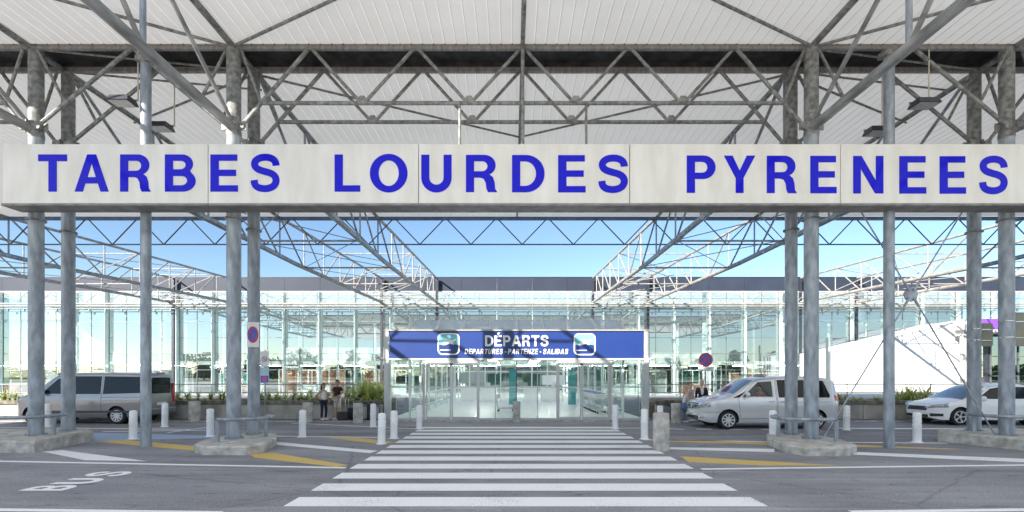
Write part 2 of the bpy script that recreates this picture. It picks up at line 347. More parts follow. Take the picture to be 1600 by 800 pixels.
# ------------------------------------------------------------------ the setting
mb = MB(); mb.box(-900, 900, -500, 900, -.4, 0); tag(obj('ground', mb, M['asphalt']), kind='structure')
mb = MB(); mb.prism([(-60, 21.0), (60, 21.0), (60, 49), (-60, 49)], 0, .006); tag(obj('pavement', mb, M['walk']), kind='structure')
mb = MB()
for i in range(60): mb.box(-60 + i * 2 + .01, -58 + i * 2 - .01, 20.82, 20.98, 0, .03)
tag(obj('kerb', mb, M['concrete']), kind='structure')
mb = MB(); mb.prism([(-80, -44), (80, -44), (80, 1.5), (-80, 1.5)], 0, .008); tag(obj('bounce_paving', mb, M['concrete']), kind='structure')  # pale unseen paving, added to bounce sun up under the canopy
mb = MB(); mb.prism([(-900, 60), (900, 60), (900, 900), (-900, 900)], 0, .01); mb.prism([(-900, -500), (900, -500), (900, -45), (-900, -45)], 0, .01)
tag(obj('grass_field', mb, M['grass']), kind='structure')
def sheet(name, polys, m, z=.004):
    mb = MB()
    for p in polys: mb.prism(p, .0005, z)
    return tag(obj(name, mb, m), kind='structure')
zs = []
for i in range(12):
    y0 = 7.25 + .985 * i; zs.append([(-3.34, y0), (3.74, y0), (3.74, y0 + .54), (-3.34, y0 + .54)])
sheet('zebra_crossing', zs, M['white_line'])
def g2(*pts): return [G(x, y)[:2] for x, y in pts]
def band(a, b, wd):
    a = Vector(G(*a)[:2]); b = Vector(G(*b)[:2]); d = (b - a).normalized(); n = Vector((-d.y, d.x)) * wd / 2
    return [tuple(a - n), tuple(b - n), tuple(b + n), tuple(a + n)]
sheet('lane_markings', [
    band((-300, 715), (540, 731), .13), band((1096, 733), (1900, 723), .13),
    band((-200, 794), (345, 801), .13), band((1330, 800), (1800, 794), .13),
    g2((65, 705.5), (133, 719), (228, 720.5), (97, 703.5)),
    g2((425, 690), (425, 694.5), (578, 708), (590, 704.5)), g2((1045, 699), (1045, 702), (1210, 706.5), (1210, 701.5)),
    g2((1316, 705.5), (1316, 709.5), (1700, 727), (1700, 721)),
    band((395, 681), (596, 683.5), .12), band((1003, 687), (1210, 690.5), .12), band((1316, 691), (1480, 692.5), .12),
    band((455, 661), (655, 670.5), .1), band((963, 669), (1010, 669), .1),
    band((1045, 670), (1068, 671), .14), band((1088, 670.5), (1112, 670.5), .14), band((1140, 671), (1163, 671), .14), band((1190, 671), (1206, 671), .14),
    band((1300, 669), (1620, 671), .3), band((0, 668), (300, 671), .12), band((160, 674.5), (330, 672), .12), band((262, 676), (330, 667), .1),
    ], M['white_line'])
sheet('yellow_markings', [
    g2((388, 709.5), (398, 715), (525, 729.5), (545, 727), (425, 707.5)), g2((505, 683.2), (590, 693.5), (619, 691.5), (560, 684.2)),
    g2((153, 690), (300, 704), (330, 704), (330, 699.5), (186, 686.8)),
    g2((1063, 713), (1076, 722), (1200, 727.5), (1312, 727.5), (1200, 721)), g2((998, 687.8), (1210, 695.5), (1210, 692.3), (1080, 687.2)),
    g2((1316, 694.3), (1316, 697.5), (1480, 702), (1506, 702))], M['yellow_line'])
sheet('blue_parking_marking', [g2((148, 689), (345, 684), (345, 681), (130, 676))], M['blue_line'], .0042)
mb = MB()
for ch, y0, y1, xa in (('B', 8.24, 8.64, -8.20), ('U', 8.75, 9.24, -8.16), ('S', 9.42, 9.90, -8.22)):
    wdt = GL[ch][0]
    glyph(mb, ch, lambda u, v, d: (-7.48 + (xa + 7.48) * v, y0 + (y1 - y0) * u / wdt, d), .0008, .0048)
tag(obj('bus_lettering', mb, M['white_line']), kind='structure')
# ------------------------------------------------------------------ canopy structure
X0 = .285
ZT = 10.85
YF, YB, YE = 13.4, 14.4, 27.8                   # front beam, rear beam, far edge
def rise(y): return max(0, (y - YE)) * .042      # the bare trusses climb gently to the terminal
LX = [X0 - 7.8, X0 - 13.3, X0 - 28.5, X0 - 34.1, X0 + 7.8, X0 + 13.3, X0 + 28.5, X0 + 34.1]
nm = {LX[0]: 'inner left', LX[1]: 'outer left', LX[2]: 'far left', LX[3]: 'leftmost', LX[4]: 'inner right', LX[5]: 'outer right', LX[6]: 'far right', LX[7]: 'rightmost'}
def ytruss(X):
    where = {'inner left': 'running from the column pair under the S of TARBES to the terminal',
     'outer left': 'running from the column pair under the letters TA to the terminal', 'far left': 'against the sky at the left photo edge, nearer of two',
     'leftmost': 'against the sky at the left photo edge, outer of two', 'inner right': 'running from the column pair beside the silver van to the terminal',
     'outer right': 'running from the column pair under the last letters ES', 'far right': 'against the sky at the right photo edge, nearer of two',
     'rightmost': 'against the sky at the right photo edge, outer of two'}[nm[X]]
    t = thing('canopy_truss', 'deep truss ' + where, 'truss', (X, YB, 0), 'long trusses running to the terminal')
    near = abs(X - X0) < 20
    y0 = 6.0 if near else 14.4
    top = lambda y: ZT - .06 + rise(y); bot = lambda y: 8.6 + rise(y) * .75
    yend = 49.4
    mid = 26.2
    mb = MB(); mb.tube([(X, y0, top(y0)), (X, YE, top(YE))], .085, 12); obj('top_chord', mb, M['steel_old_shaded'], t, True)
    mb = MB(); mb.tube([(X, YE, top(YE)), (X, yend, top(yend))], .085, 12); obj('top_chord', mb, M['steel_pale_lit'], t, True)  # paler past the roof edge: sunlight put into the colour
    mb = MB()
    if near:
        mb.cyl((X, y0, 8.6), (X, YF, 8.6), .118, n=14); obj('bottom_chord', mb, M['steel_mid'], t, True); mb = MB()
    mb.cyl((X, YB if near else y0, 8.6), (X, YE + 2, bot(YE + 2)), .13, n=14); obj('bottom_chord', mb, M['steel'], t, True)
    mb = MB(); mb.cyl((X, YE + 2, bot(YE + 2)), (X, yend, bot(yend)), .13, n=14); obj('bottom_chord', mb, M['steel_pale_lit'], t, True)
    ys = [YE + 3.27 * k for k in range(-4, 7)]
    for i, y in enumerate(ys):
        m = M['steel'] if y < YE + 1 else M['steel_pale_lit']
        mb = MB(); mb.cyl((X, y, bot(y)), (X, y, top(y)), .045, n=8); obj('post', mb, m, t, True)
        if i + 1 < len(ys):
            yn = ys[i + 1]
            mb = MB()
            if y < YE + 6: mb.cyl((X, y + .08, top(y)), (X, yn - .08, bot(yn)), .05, n=8)
            else: mb.cyl((X, y + .08, bot(y)), (X, yn - .08, top(yn)), .05, n=8)
            obj('diagonal', mb, m, t, True)
    if near:
        for a, b, za, zb in ((13.3, 10.2, 8.75, 10.7), (10.0, 8.2, 8.7, 10.7), (6.4, 8.0, 8.7, 10.7)):
            mb = MB(); mb.cyl((X, a, za), (X, b, zb), .055, n=8); obj('diagonal', mb, M['steel_mid'], t, True)
        mb = MB(); mb.cyl((X, 10.1, 8.6), (X, 10.1, 10.7), .06, n=8); obj('post', mb, M['steel'], t, True)
    # column the far end rests on
    mb = MB(); mb.box(X - .11, X + .11, yend, yend + .22, 0, top(yend)); obj('end_post', mb, M['darkmetal'], t)
for X in LX: ytruss(X)
# ties between the two trusses of every pair
for (a, b, lab) in ((LX[1], LX[0], 'left of the entrance'), (LX[4], LX[5], 'right of the entrance'), (LX[3], LX[2], 'at the left edge of the photo'), (LX[6], LX[7], 'at the right edge of the photo')):
    t = thing('truss_bracing', 'thin pale ties and rods joining two trusses ' + lab, 'bracing', ((a + b) / 2, 20, 0), 'bracing between paired trusses')
    ys = [YE + 3.27 * k for k in (-3, -1, 1, 3, 5, 6)]
    for i, y in enumerate(ys):
        bz = 8.6 + rise(y) * .75; tz = ZT - .06 + rise(y); m = M['steel'] if y < YE + 3 else M['steel_pale_lit']
        for z in ((bz,) if y < YE + 8 else (bz, tz)):
            mb = MB(); mb.cyl((a + .1, y, z), (b - .1, y, z), .05, n=8); obj('tie', mb, m, t, True)
        if i + 1 < len(ys):
            yn = ys[i + 1]; bn = 8.6 + rise(yn) * .75; tn = ZT - .06 + rise(yn)
            mb = MB(); mb.cyl((a + .1, y, bz), (b - .1, yn, bn), .022, n=6); obj('rod', mb, m, t, True)
            mb = MB(); mb.cyl((b - .1, y, bz + .05), (a + .1, yn, bn + .05), .022, n=6); obj('rod', mb, m, t, True)
            if y >= YE + 8:
                mb = MB(); mb.cyl((a + .1, y, tz), (b - .1, yn, tn), .03, n=6); obj('rod', mb, m, t, True)
        if YE + 8 < y:
            mb = MB(); mb.cyl((a + .1, y, bz), (b - .1, y, tz), .04, n=6); obj('rod', mb, m, t, True)
# cross trusses
def zig(t, y, a, b, napex, ends, m, r=.045, seat=8.66):
    """Warren truss between two columns; bottom chord stops at the end diagonals"""
    zt, zb = ZT - .08, 9.28
    p = (b - a) / napex if ends == 'half' else 2.88
    mid = (a + b) / 2; ap = [mid + (k - (napex - 1) / 2) * p for k in range(napex)]
    lows = [(ap[i] + ap[i + 1]) / 2 for i in range(napex - 1)]
    for i, x in enumerate(lows):
        for q in (ap[i], ap[i + 1]):
            mb = MB(); mb.cyl((q + (.04 if x > q else -.04), y, zt), (x + (.04 if q > x else -.04), y, zb), r, n=8); obj('diagonal', mb, m, t, True)
    s = 0
    for q, c in ((ap[0], a + .2), (ap[-1], b - .2)):
        mb = MB(); mb.cyl((q, y, zt), (c, y, seat), r * 1.15, n=8); obj('diagonal', mb, m, t, True)
        f = (zt - zb) / (zt - seat); s = q + (c - q) * f
        mb = MB(); mb.cyl((c, y, zt - .05), (s, y, zb), r * .9, n=8); obj('diagonal', mb, m, t, True)
        if q == ap[0]: s0 = s
    for c in (a + .2, b - .2):
        mb = MB(); mb.cyl((c, y - .05, seat), (c, y + .05, seat), .10, n=14); obj('lug', mb, m, t, True)
    for x in lows:
        mb = MB(); mb.add([(x - .16, y - .062, zb), (x + .16, y - .062, zb), (x + .07, y - .062, zb + .17), (x - .07, y - .062, zb + .17), (x - .16, y - .052, zb), (x + .16, y - .052, zb), (x + .07, y - .052, zb + .17), (x - .07, y - .052, zb + .17)], [(0, 1, 2, 3), (4, 7, 6, 5), (0, 4, 5, 1), (1, 5, 6, 2), (2, 6, 7, 3), (3, 7, 4, 0)]); obj('gusset', mb, m, t)
    mb = MB(); mb.cyl((s0, y, zb), (s, y, zb), .052, n=10); obj('bottom_chord', mb, m, t, True)
bays = [(LX[1], LX[0], 1, 'narrow bay above the letters AR'), (LX[0], LX[4], 5, 'wide bay over LOURDES'), (LX[4], LX[5], 1, 'narrow bay above the letters NEE'),
        (X0 - 28.5, LX[1], 5, 'bay at the left photo edge'), (LX[5], X0 + 28.5, 5, 'bay at the right photo edge')]
for y, yn, off in ((YF, 'front', 0), (YB, 'rear', 0)):
    for a, b, n, lab in bays:
        t = thing('cross_truss', 'weathered shade-darkened %s-row zigzag truss in the %s' % (yn, lab), 'truss', ((a + b) / 2, y, 9), 'zigzag trusses above the sign')
        zig(t, y, a, b, n, 'x', M['steel_old_shaded'])
        if n == 5 and abs((a + b) / 2 - X0) < 1 and y == YF:
            for q in (-1.7, 1.72):
                mb = MB(); mb.cyl((X0 + q, y, 9.25), (X0 + q, y, 7.95), .035, n=8); obj('hanger', mb, M['steel_old_shaded'], t, True)
        if n == 5 and abs((a + b) / 2 - X0) < 1:
            mb = MB(); mb.cyl((X0, y - .1, ZT), (X0, y - .1, 7.95), .05 if y == YF else .03, n=8); obj('hanger', mb, M['steel_old_shaded'], t, True)
        if n == 1:
            mb = MB(); mb.cyl((a + .2, y, ZT - .12), (b - .2, YB + .9 if y == YB else y + .9, ZT - .12), .03, n=8); obj('rod', mb, M['steel_old_shaded'], t, True)
# far zigzag truss along the roof's back edge
t = thing('edge_truss', 'thin dark zigzag truss against the sky along the far edge of the roof', 'truss', (X0, YE, 9))
zt, zb = ZT - .12, 9.29; n = 0; x = X0 - 14.4 * 2.87
while x < X0 + 14 * 2.87:
    for q in (x, x + 2.87):
        mb = MB(); mb.cyl((q + (.05 if q == x else -.05), YE, zt), (x + 1.435, YE, zb), .032, n=6); obj('diagonal', mb, M['darkmetal'], t, True)
    x += 2.87
mb = MB(); mb.cyl((X0 - 42, YE, zb), (X0 + 42, YE, zb), .04, n=8); obj('bottom_chord', mb, M['beam_blue'], t, True)
mb = MB(); mb.box(X0 - 42, X0 + 42, YE - .07, YE + .07, ZT - .2, ZT - .02); obj('edge_beam', mb, M['beam_blue'], t)
# pale truss in front of the terminal glass
t = thing('facade_truss', 'slender white truss running along the top of the terminal glass', 'truss', (X0, 49.0, 8.7))
mb = MB(); mb.cyl((-56, 48.9, 9.05), (56, 48.9, 9.05), .09, n=8); obj('top_chord', mb, M['steel_pale_lit'], t, True)
mb = MB(); mb.cyl((-56, 48.9, 8.82), (56, 48.9, 8.82), .07, n=8); obj('bottom_chord', mb, M['steel_pale_lit'], t, True)
mb = MB(); mb.box(-56, 56, 48.7, 48.8, 8.52, 8.6)
for k in range(70): mb.box(-56 + k * 1.6, -55.88 + k * 1.6, 48.68, 48.82, 8.3, 8.51)
obj('rail', mb, M['mullion'], t)
mb = MB(); mb.cyl((-56, 48.9, 10.2), (56, 48.9, 10.2), .035, n=8); obj('rod', mb, M['steel_pale_lit'], t, True)
for k in range(48):
    x = -56 + k * 2.33
    for s in (0, 1):
        mb = MB(); mb.cyl((x + s * 1.165, 48.9, 9.1 if s == 0 else 10.15), (x + 1.165 + s * 1.165, 48.9, 10.15 if s == 0 else 9.1), .032, n=6); obj('diagonal', mb, M['steel_pale_lit'], t, True)
# ------------------------------------------------------------------ roof sheets
def deck(x0, x1, y0, y1, lab, z=ZT, m='roof'):
    p = .30; n = int(round((x1 - x0) / p)); vs = []; px_ = (x1 - x0) / n
    prof = []
    for i in range(n):
        a = x0 + i * px_
        prof += [(a, z), (a + px_ * .86, z), (a + px_ * .90, z + .008), (a + px_ * .96, z + .008)]
    prof.append((x1, z))
    vs = [(x, y, zz) for y in (y0, y1) for x, zz in prof] 
    k = len(prof)
    fs = [(i, i + 1, k + i + 1, k + i) for i in range(k - 1)]
    mb = MB(); mb.add(vs, fs)
    o = obj('roof_deck', mb, M[m]); tag(o, lab, 'roof', 'white ribbed roof sheets of the canopy')
    return o
XA, XB = X0 - 36, X0 + 36
cuts = [(XA, LX[1] - .1, 'outside the left columns'), (LX[1] - .1, LX[0] - .1, 'over the narrow left bay'), (LX[0] - .1, LX[4] + .1, 'over the wide middle bay'), (LX[4] + .1, LX[5] + .1, 'over the narrow right bay'), (LX[5] + .1, XB, 'outside the right columns')]
for a, b, l in cuts:
    if b < -3 or 'middle' in l:
        for a2, b2, y2 in ((a, min(b, -17.5), 8.1), (max(a, -17.5), min(b, -3.6), 10.7), (max(a, -3.6), b, 8.1)):  # unseen roof opening, shaped to let sun strike the entrance fascia
            if b2 > a2 + .1: deck(a2, b2, y2, YF + .0, 'white ribbed roof sheet in front of the gutter ' + l)
    else: deck(a, b, 8.1, YF + .0, 'white ribbed roof sheet in front of the gutter ' + l)
    deck(a, b, YB, YE - .08, 'white ribbed roof sheet behind the gutter ' + l)
    deck(a, b, -12.0, 8.1, 'unseen translucent roof sheet added for shade and fill light above the viewer, ' + l, m='roof_clear')  # unseen sheets, added to block direct sun and pass soft fill light
t = thing('roof_gutter', 'black roof gutter with stained edge beams crossing above the sign', 'gutter', (X0, 13.9, ZT))
mb = MB(); mb.box(XA, XB, YF + .1, YB - .1, ZT + .10, ZT + .16); mb.box(XA, XB, YF + .085, YF + .1, ZT - .02, ZT + .16); mb.box(XA, XB, YB - .1, YB - .085, ZT - .02, ZT + .16)
obj('trough', mb, M['gutter'], t)
for y in (YF, YB):
    mb = MB(); mb.box(XA, XB, y - .055, y + .055, ZT - .13, ZT - .11); mb.box(XA, XB, y - .012, y + .012, ZT - .109, ZT + .0); mb.box(XA, XB, y - .055, y + .055, ZT + .001, ZT + .02)
    obj('edge_beam', mb, M['beam'], t)
# purlins / X bracing under the deck in front and behind
for X, sx, lab in ((LX[0], 1, 'to the right of the left column pair'), (LX[0], -1, 'to the left of the left column pair'), (LX[4], -1, 'to the left of the right column pair'), (LX[4], 1, 'to the right of the right column pair')):
    t = thing('roof_brace', 'thin diagonal brace under the white roof running ' + lab, 'brace', (X, YF, ZT - .1), 'diagonal roof braces')
    L = 7.8 if (sx > 0) == (X < 0) else 5.7
    mb = MB(); mb.cyl((X, YF - .1, ZT - .12), (X + sx * L, YF - .1 - L * .42 - .6, ZT - .08), .04, n=8); obj('rod', mb, M['steel_old_shaded'], t, True)
    mb = MB(); mb.cyl((X, YB + .1, ZT - .12), (X + sx * L, YB + .1 + L * .5, ZT - .08), .035, n=8); obj('rod', mb, M['steel_old_shaded'], t, True)
mb = MB(); mb.cyl((X0, 11.7, ZT - .07), (X0, YF - .06, ZT - .07), .06, n=8)
tag(obj('roof_purlin', mb, M['steel_old_shaded']), 'short purlin under the roof at the middle of the canopy', 'purlin')
mb = MB(); mb.cyl((X0, YB + .1, ZT - .07), (X0, YE - .1, ZT - .07), .05, n=8)
tag(obj('roof_purlin', mb, M['steel_old_shaded']), 'long purlin under the rear roof at the middle of the canopy', 'purlin')
# ------------------------------------------------------------------ columns
cl = [(LX[0], YF, .18, 'front column of the pair right of the letter E in TARBES', .22), (LX[0] + .02, YB, .165, 'rear column of the left pair, carrying a no-parking sign', .22),
      (-12.95, 13.5, .17, 'front column nearest the left edge, below the letter T', .3), (-13.06, 14.6, .165, 'rear column below the first letter A at the left', .3),
      (LX[4], YF, .18, 'front column with bright worn side, right of the van driver', .22), (LX[4] + .02, YB, .165, 'rear column in front of the silver van', .22),
      (13.46, 13.5, .17, 'front column nearest the right edge, before the white car', .3), (13.60, 14.6, .165, 'rear column below the last letter E, at the white car bonnet', .3)]
COLS = []
for x, y, r, lab, zb in cl:
    t = thing('steel_column', 'galvanised round steel ' + lab, 'column', (x, y, zb), 'paired canopy columns')
    mb = MB(); mb.lathe([(r, zb + .02), (r, 8.35), (r * 1.06, 8.37)], (x, y, 0), 28); obj('shaft', mb, M['steel'], t, True)
    mb = MB(); mb.lathe([(r * 1.06, 8.375), (r * 1.06, 8.5), (r, 8.52), (r, ZT - .06)], (x, y, 0), 28); obj('upper_shaft', mb, M['steel_old_shaded'], t, True)  # upper part in a darker tone, roof shade put into the colour
    mb = MB(); mb.lathe([(r * 1.35, zb), (r * 1.35, zb + .018)], (x, y, 0), 24); obj('base_plate', mb, M['steel'], t)
    mb = MB()
    for q in range(8): mb.cyl((x + r * 1.2 * math.cos(q * .785), y + r * 1.2 * math.sin(q * .785), zb + .018), (x + r * 1.2 * math.cos(q * .785), y + r * 1.2 * math.sin(q * .785), zb + .045), .016, n=6)
    obj('base_bolts', mb, M['steel_old_shaded'], t)
    mb = MB(); mb.lathe([(r * 1.3, 6.12), (r * 1.3, 6.16)], (x, y, 0), 24); obj('collar', mb, M['steel_old_shaded'], t)
    mb = MB()
    for s in (-1, 1): mb.box(x + s * (r + .01), x + s * (r + .15), y - .015, y + .015, 8.55, 8.78)
    mb.box(x - .015, x + .015, y - r - .13, y - r - .005, 8.45, 8.75)
    obj('bracket', mb, M['steel_old_shaded'], t)
    COLS.append(t)
for px, base, lab in ((228, 698, 'slimmer single column at left standing on the asphalt before the grey minibus'), (1389, 700, 'slimmer single column at right standing on the asphalt between the islands')):
    x, y, _ = G(px, base)
    t = thing('steel_column', lab, 'column', (x, y, 0), 'slim single columns')
    mb = MB(); mb.lathe([(.127, 0), (.127, 10.35)], (x, y, 0), 24); obj('shaft', mb, M['steel'], t, True)
    mb = MB(); mb.box(x - .2, x + .26, y - .14, y + .14, 10.352, 10.5); obj('head_plate', mb, M['steel_old_shaded'], t)
# floodlights
for (px, py, Y, lab, s) in ((194, 160, 13.25, 'left floodlight, nearer one, on the front pipe', 1), (253, 200, 14.3, 'left floodlight, farther one, on the rear pipe', 1),
                         (1441, 164, 13.25, 'right floodlight, nearer one, on the front pipe', 1), (1368, 207, 14.3, 'right floodlight, farther one, on the rear pipe', 1)):
    x, y, z = at(px, py, Y)
    t = thing('floodlight', 'flat grey ' + lab, 'floodlight', (x, y, z), 'floodlights above the sign')
    mb = MB(); mb.add([(x - .3, y - .28, z - .06), (x + .3, y - .28, z - .06), (x + .3, y + .14, z - .06), (x - .3, y + .14, z - .06), (x - .24, y - .2, z + .1), (x + .24, y - .2, z + .1), (x + .24, y + .1, z + .1), (x - .24, y + .1, z + .1)],
           [(0, 1, 5, 4), (1, 2, 6, 5), (2, 3, 7, 6), (3, 0, 4, 7), (4, 5, 6, 7), (0, 3, 2, 1)]); obj('housing', mb, M['darkmetal'], t)
    mb = MB(); mb.box(x - .25, x + .25, y - .24, y + .1, z - .075, z - .062); obj('lens', mb, M['lamp_lens'], t)
    mb = MB(); mb.tube([(x - .27, y + .05, z), (x - .27, y + .1, z + .12), (x + .27, y + .1, z + .12), (x + .27, y + .05, z)], .015, 6); obj('bracket', mb, M['steel_old_shaded'], t)
    mb = MB(); mb.cyl((x + .28, y + .12, z + .1), (x + .28, y + .12, ZT - .12), .018, n=6); obj('conduit', mb, M['conduit'], t)
# ------------------------------------------------------------------ long sign
YS = 12.7
sx = lambda p: (p - VX) / F * YS
sz = lambda p: H + (VY - p) / F * YS
t = thing('overhead_sign', 'long pale sign box with big blue letters TARBES LOURDES PYRENEES across the columns', 'sign', (X0, YS, 6.3))
jx = [4, 325, 654, 984, 1313.5, 1642]
for i in range(5):
    mb = MB(); mb.box(sx(jx[i]) + .008, sx(jx[i + 1]) - .008, YS, YS + .48, sz(318), sz(225)); obj('panel', mb, M['sign'], t, bevel=.012)
mb = MB(); mb.box(sx(4) - .01, sx(1642) + .01, YS - .03, YS + .52, sz(318) - .06, sz(318) - .004)
for i in range(48): mb.cyl((sx(20 + i * 34), YS - .045, sz(318) - .032), (sx(20 + i * 34), YS - .031, sz(318) - .032), .018, n=6)
obj('bottom_tray', mb, M['signedge'], t)
mb = MB(); mb.box(sx(4), sx(1642), YS + .485, YS + .52, sz(318), sz(225) - .02); obj('back_panel', mb, M['signedge'], t)
for ch, a, b in zip('TARBESLOURDESPYRENEES', (60, 117, 188, 258, 329, 391, 523, 578, 658, 728, 800, 872, 934, 1073, 1131, 1198, 1266, 1333, 1405, 1468, 1529),
                    (105, 170, 236, 306, 372, 438, 563, 637, 706, 777, 851, 915, 982, 1118, 1180, 1245, 1307, 1380, 1447, 1509, 1575)):
    zb_ = sz(299.5 + 3.5 * max(0, (a - 500)) / 1050); zt_ = sz(241.5 + 3.0 * max(0, (a - 500)) / 1050); wd = GL[ch][0]
    mb = MB(); glyph(mb, ch, lambda u, v, d: (sx(a) + (sx(b) - sx(a)) * u / wd, YS - d, zb_ + (zt_ - zb_) * v), .001, .012); obj('letter', mb, M['blue_letter'], t)
# ------------------------------------------------------------------ brace rods with round plate
t = thing('rod_brace', 'crossed thin steel rods meeting at a round grey plate between the right columns', 'bracing', (10.8, 13.5, 4.0))
cx, cy, cz = at(1423, 460, 13.45)
mb = MB(); mb.lathe([(.20, -.012), (.20, .012)], (cx, cy, cz), 8, 'y'); obj('plate', mb, M['steel'], t)
for p in ((1284, 231), (1562, 236), (1286, 685), (1556, 682)):
    e = at(p[0], p[1], 13.45); d = (Vector(e) - Vector((cx, cy, cz))).normalized()
    s = Vector((cx, cy - .03, cz)) + d * .12
    mb = MB(); mb.cyl(s, e, .019, n=8); mb.cyl(s, s + d * .25, .034, n=8); obj('rod', mb, M['steel'], t, True)
# ------------------------------------------------------------------ kerb islands and guard hoops
base = [(-7.45, 11.95), (-7.95, 12.4), (-8.2, 13.2), (-8.15, 14.3), (-7.7, 14.85), (-7.0, 14.75), (-6.5, 13.7), (-6.2, 12.4), (-6.42, 11.95)]
def island(poly, h, lab, joint=None):
    cx = sum(p[0] for p in poly) / len(poly)
    mb = MB(); n = len(poly); c = Vector((cx, sum(p[1] for p in poly) / n))
    ins = [tuple(c + (Vector(p) - c) * .965) for p in poly]
    mb.add([(x, y, 0) for x, y in poly] + [(x, y, h - .04) for x, y in poly] + [(x, y, h) for x, y in ins],
           [(i, (i + 1) % n, n + (i + 1) % n, n + i) for i in range(n)] + [(n + i, n + (i + 1) % n, 2 * n + (i + 1) % n, 2 * n + i) for i in range(n)] + [tuple(range(2 * n, 3 * n)), tuple(range(n - 1, -1, -1))])
    t = thing('concrete_island', lab, 'island', (cx, 13.4, 0), 'concrete islands under the columns')
    obj('kerb_block', mb, M['concrete'], t)
    return t
island(base, .22, 'rounded concrete island under the left inner pair of columns')
island([(2 * X0 - x, y - .15 if y < 13 else y) for x, y in base][::-1], .22, 'rounded concrete island under the right inner pair of columns')
o = island([(-12.9, 12.35), (-11.85, 12.3), (-12.3, 14.6), (-12.9, 15.1)], .30, 'angular concrete island under the columns at the left edge')
mb = MB(); mb.prism([(-17, 12.4), (-12.92, 12.37), (-12.92, 15.12), (-17, 15.1)], 0, .30); obj('kerb_block', mb, M['concrete'], o, bevel=.03)
o = island([(13.25, 12.1), (14.5, 11.95), (14.5, 15.1), (12.75, 14.9), (12.45, 14.5)], .30, 'angular concrete island under the columns at the right edge')
mb = MB(); mb.prism([(14.52, 11.95), (18, 12), (18, 15.1), (14.52, 15.1)], 0, .30); obj('kerb_block', mb, M['concrete'], o, bevel=.03)
def hoop(pts, posts, zb, lab):
    t = thing('guard_rail', lab, 'guard rail', (pts[0][0], pts[0][1], zb), 'pipe guard rails on the islands')
    mb = MB(); mb.tube(smoothp([(x, y, z) for x, y, z in pts], 5), .045, 10); obj('rail', mb, M['steel'], t, True)
    for x, y, z in posts:
        mb = MB(); mb.cyl((x, y, zb), (x, y, z - .02), .05, n=12); obj('post', mb, M['steel'], t, True)
def sp(P, k=5): return P
_sm2 = smoothp
def smoothp(P, k=4):
    if len(P[0]) == 2: return _sm2(P, k)
    out = []
    for i in range(len(P) - 1):
        p0, p1, p2, p3 = [Vector(P[max(0, min(len(P) - 1, i + j))]) for j in (-1, 0, 1, 2)]
        for s in range(k):
            t = s / k; out.append(.5 * ((2 * p1) + (p2 - p0) * t + (2 * p0 - 5 * p1 + 4 * p2 - p3) * t * t + (3 * p1 - p0 - 3 * p2 + p3) * t ** 3))
    return out + [Vector(P[-1])]
zr = .80
hoop([(-7.55, 12.7, zr), (-7.2, 12.62, zr), (-6.75, 12.75, zr), (-6.5, 13.1, zr), (-6.55, 13.6, zr), (-6.85, 13.85, zr)], [(-7.55, 12.72, zr), (-6.87, 13.85, zr)], .22, 'bent steel guard rail wrapped round the left inner columns')
m_ = lambda x: 2 * X0 - x
hoop([(m_(-7.7), 12.65, zr), (m_(-7.2), 12.6, zr), (m_(-6.75), 12.7, zr), (m_(-6.45), 13.1, zr), (m_(-6.55), 13.6, zr), (m_(-6.85), 13.85, zr)], [(m_(-7.72), 12.68, zr), (m_(-6.87), 13.85, zr)], .22, 'bent steel guard rail wrapped round the right inner columns')
hoop([(-16, 12.8, .83), (-13.4, 12.8, .83), (-12.75, 12.9, .83), (-12.45, 13.3, .83), (-12.5, 13.9, .83)], [(-13.55, 12.8, .83), (-12.47, 13.5, .83)], .30, 'steel guard rail on the island at the left edge')
hoop([(16.5, 13.0, .83), (14.6, 12.95, .83), (13.9, 13.0, .83), (13.2, 13.1, .83), (12.9, 13.5, .83), (13.0, 14.2, .83)], [(14.35, 12.97, .83), (12.95, 13.9, .83)], .30, 'steel guard rail on the island at the right edge')
# ------------------------------------------------------------------ terminal building
YT = 50.0
t = thing('terminal_building', 'long glass terminal building with slate blue cladding band across the back', 'building', (0, YT, 0))
mx = [16.26 + 3.555 * k for k in range(-22, 13)]
ZG = 10.35; tz = [.93 + 1.62 * k for k in range(6)] + [9.72]
for i in range(len(mx) - 1):
    a, b = mx[i], mx[i + 1]
    mb = MB(); mb.box(a + .01, b - .01, YT - .12, YT + .1, ZG + .12, 11.82); obj('cladding', mb, M['fascia'], t)
    mb = MB(); random.seed(i * 3 + 1)
    zz = [.05] + tz + [ZG]
    for j in range(len(zz) - 1):
        r1, r2, r3 = [random.uniform(-.006, .006) for _ in range(3)]
        vs = [(a + .05, YT + r1, zz[j] + .02), (b - .05, YT + r2, zz[j] + .02), (b - .05, YT + r3, zz[j + 1] - .02), (a + .05, YT + r3 + r1 - r2, zz[j + 1] - .02)]
        mb.add(vs, [(0, 1, 2, 3)])
    obj('glazing', mb, M['facade_glass'], t)
    mb = MB(); mb.box(a - .022, a + .022, YT - .07, YT + .05, 0, ZG); obj('mullion', mb, M['mullion'], t)
    mb = MB(); mb.box(a - .03, a + .03, YT - .56, YT - .10, .01, ZG); obj('glass_fin', mb, M['fin'], t)
    mb = MB(); mb.box(a + 1.75, a + 1.79, YT - .05, YT - .01, .01, ZG); obj('mullion', mb, M['mullion'], t)
for z in tz:
    mb = MB(); mb.box(mx[0], mx[-1], YT - .06, YT - .012, z - .022, z + .022); obj('transom', mb, M['mullion'], t)
mb = MB(); mb.box(mx[0], mx[-1], YT - .16, YT + .1, ZG + .02, ZG + .11); obj('eaves_trim', mb, M['white'], t)
mb = MB(); mb.box(mx[0], mx[-1], YT - .16, YT + .3, 11.83, 11.9); obj('coping', mb, M['darkmetal'], t)
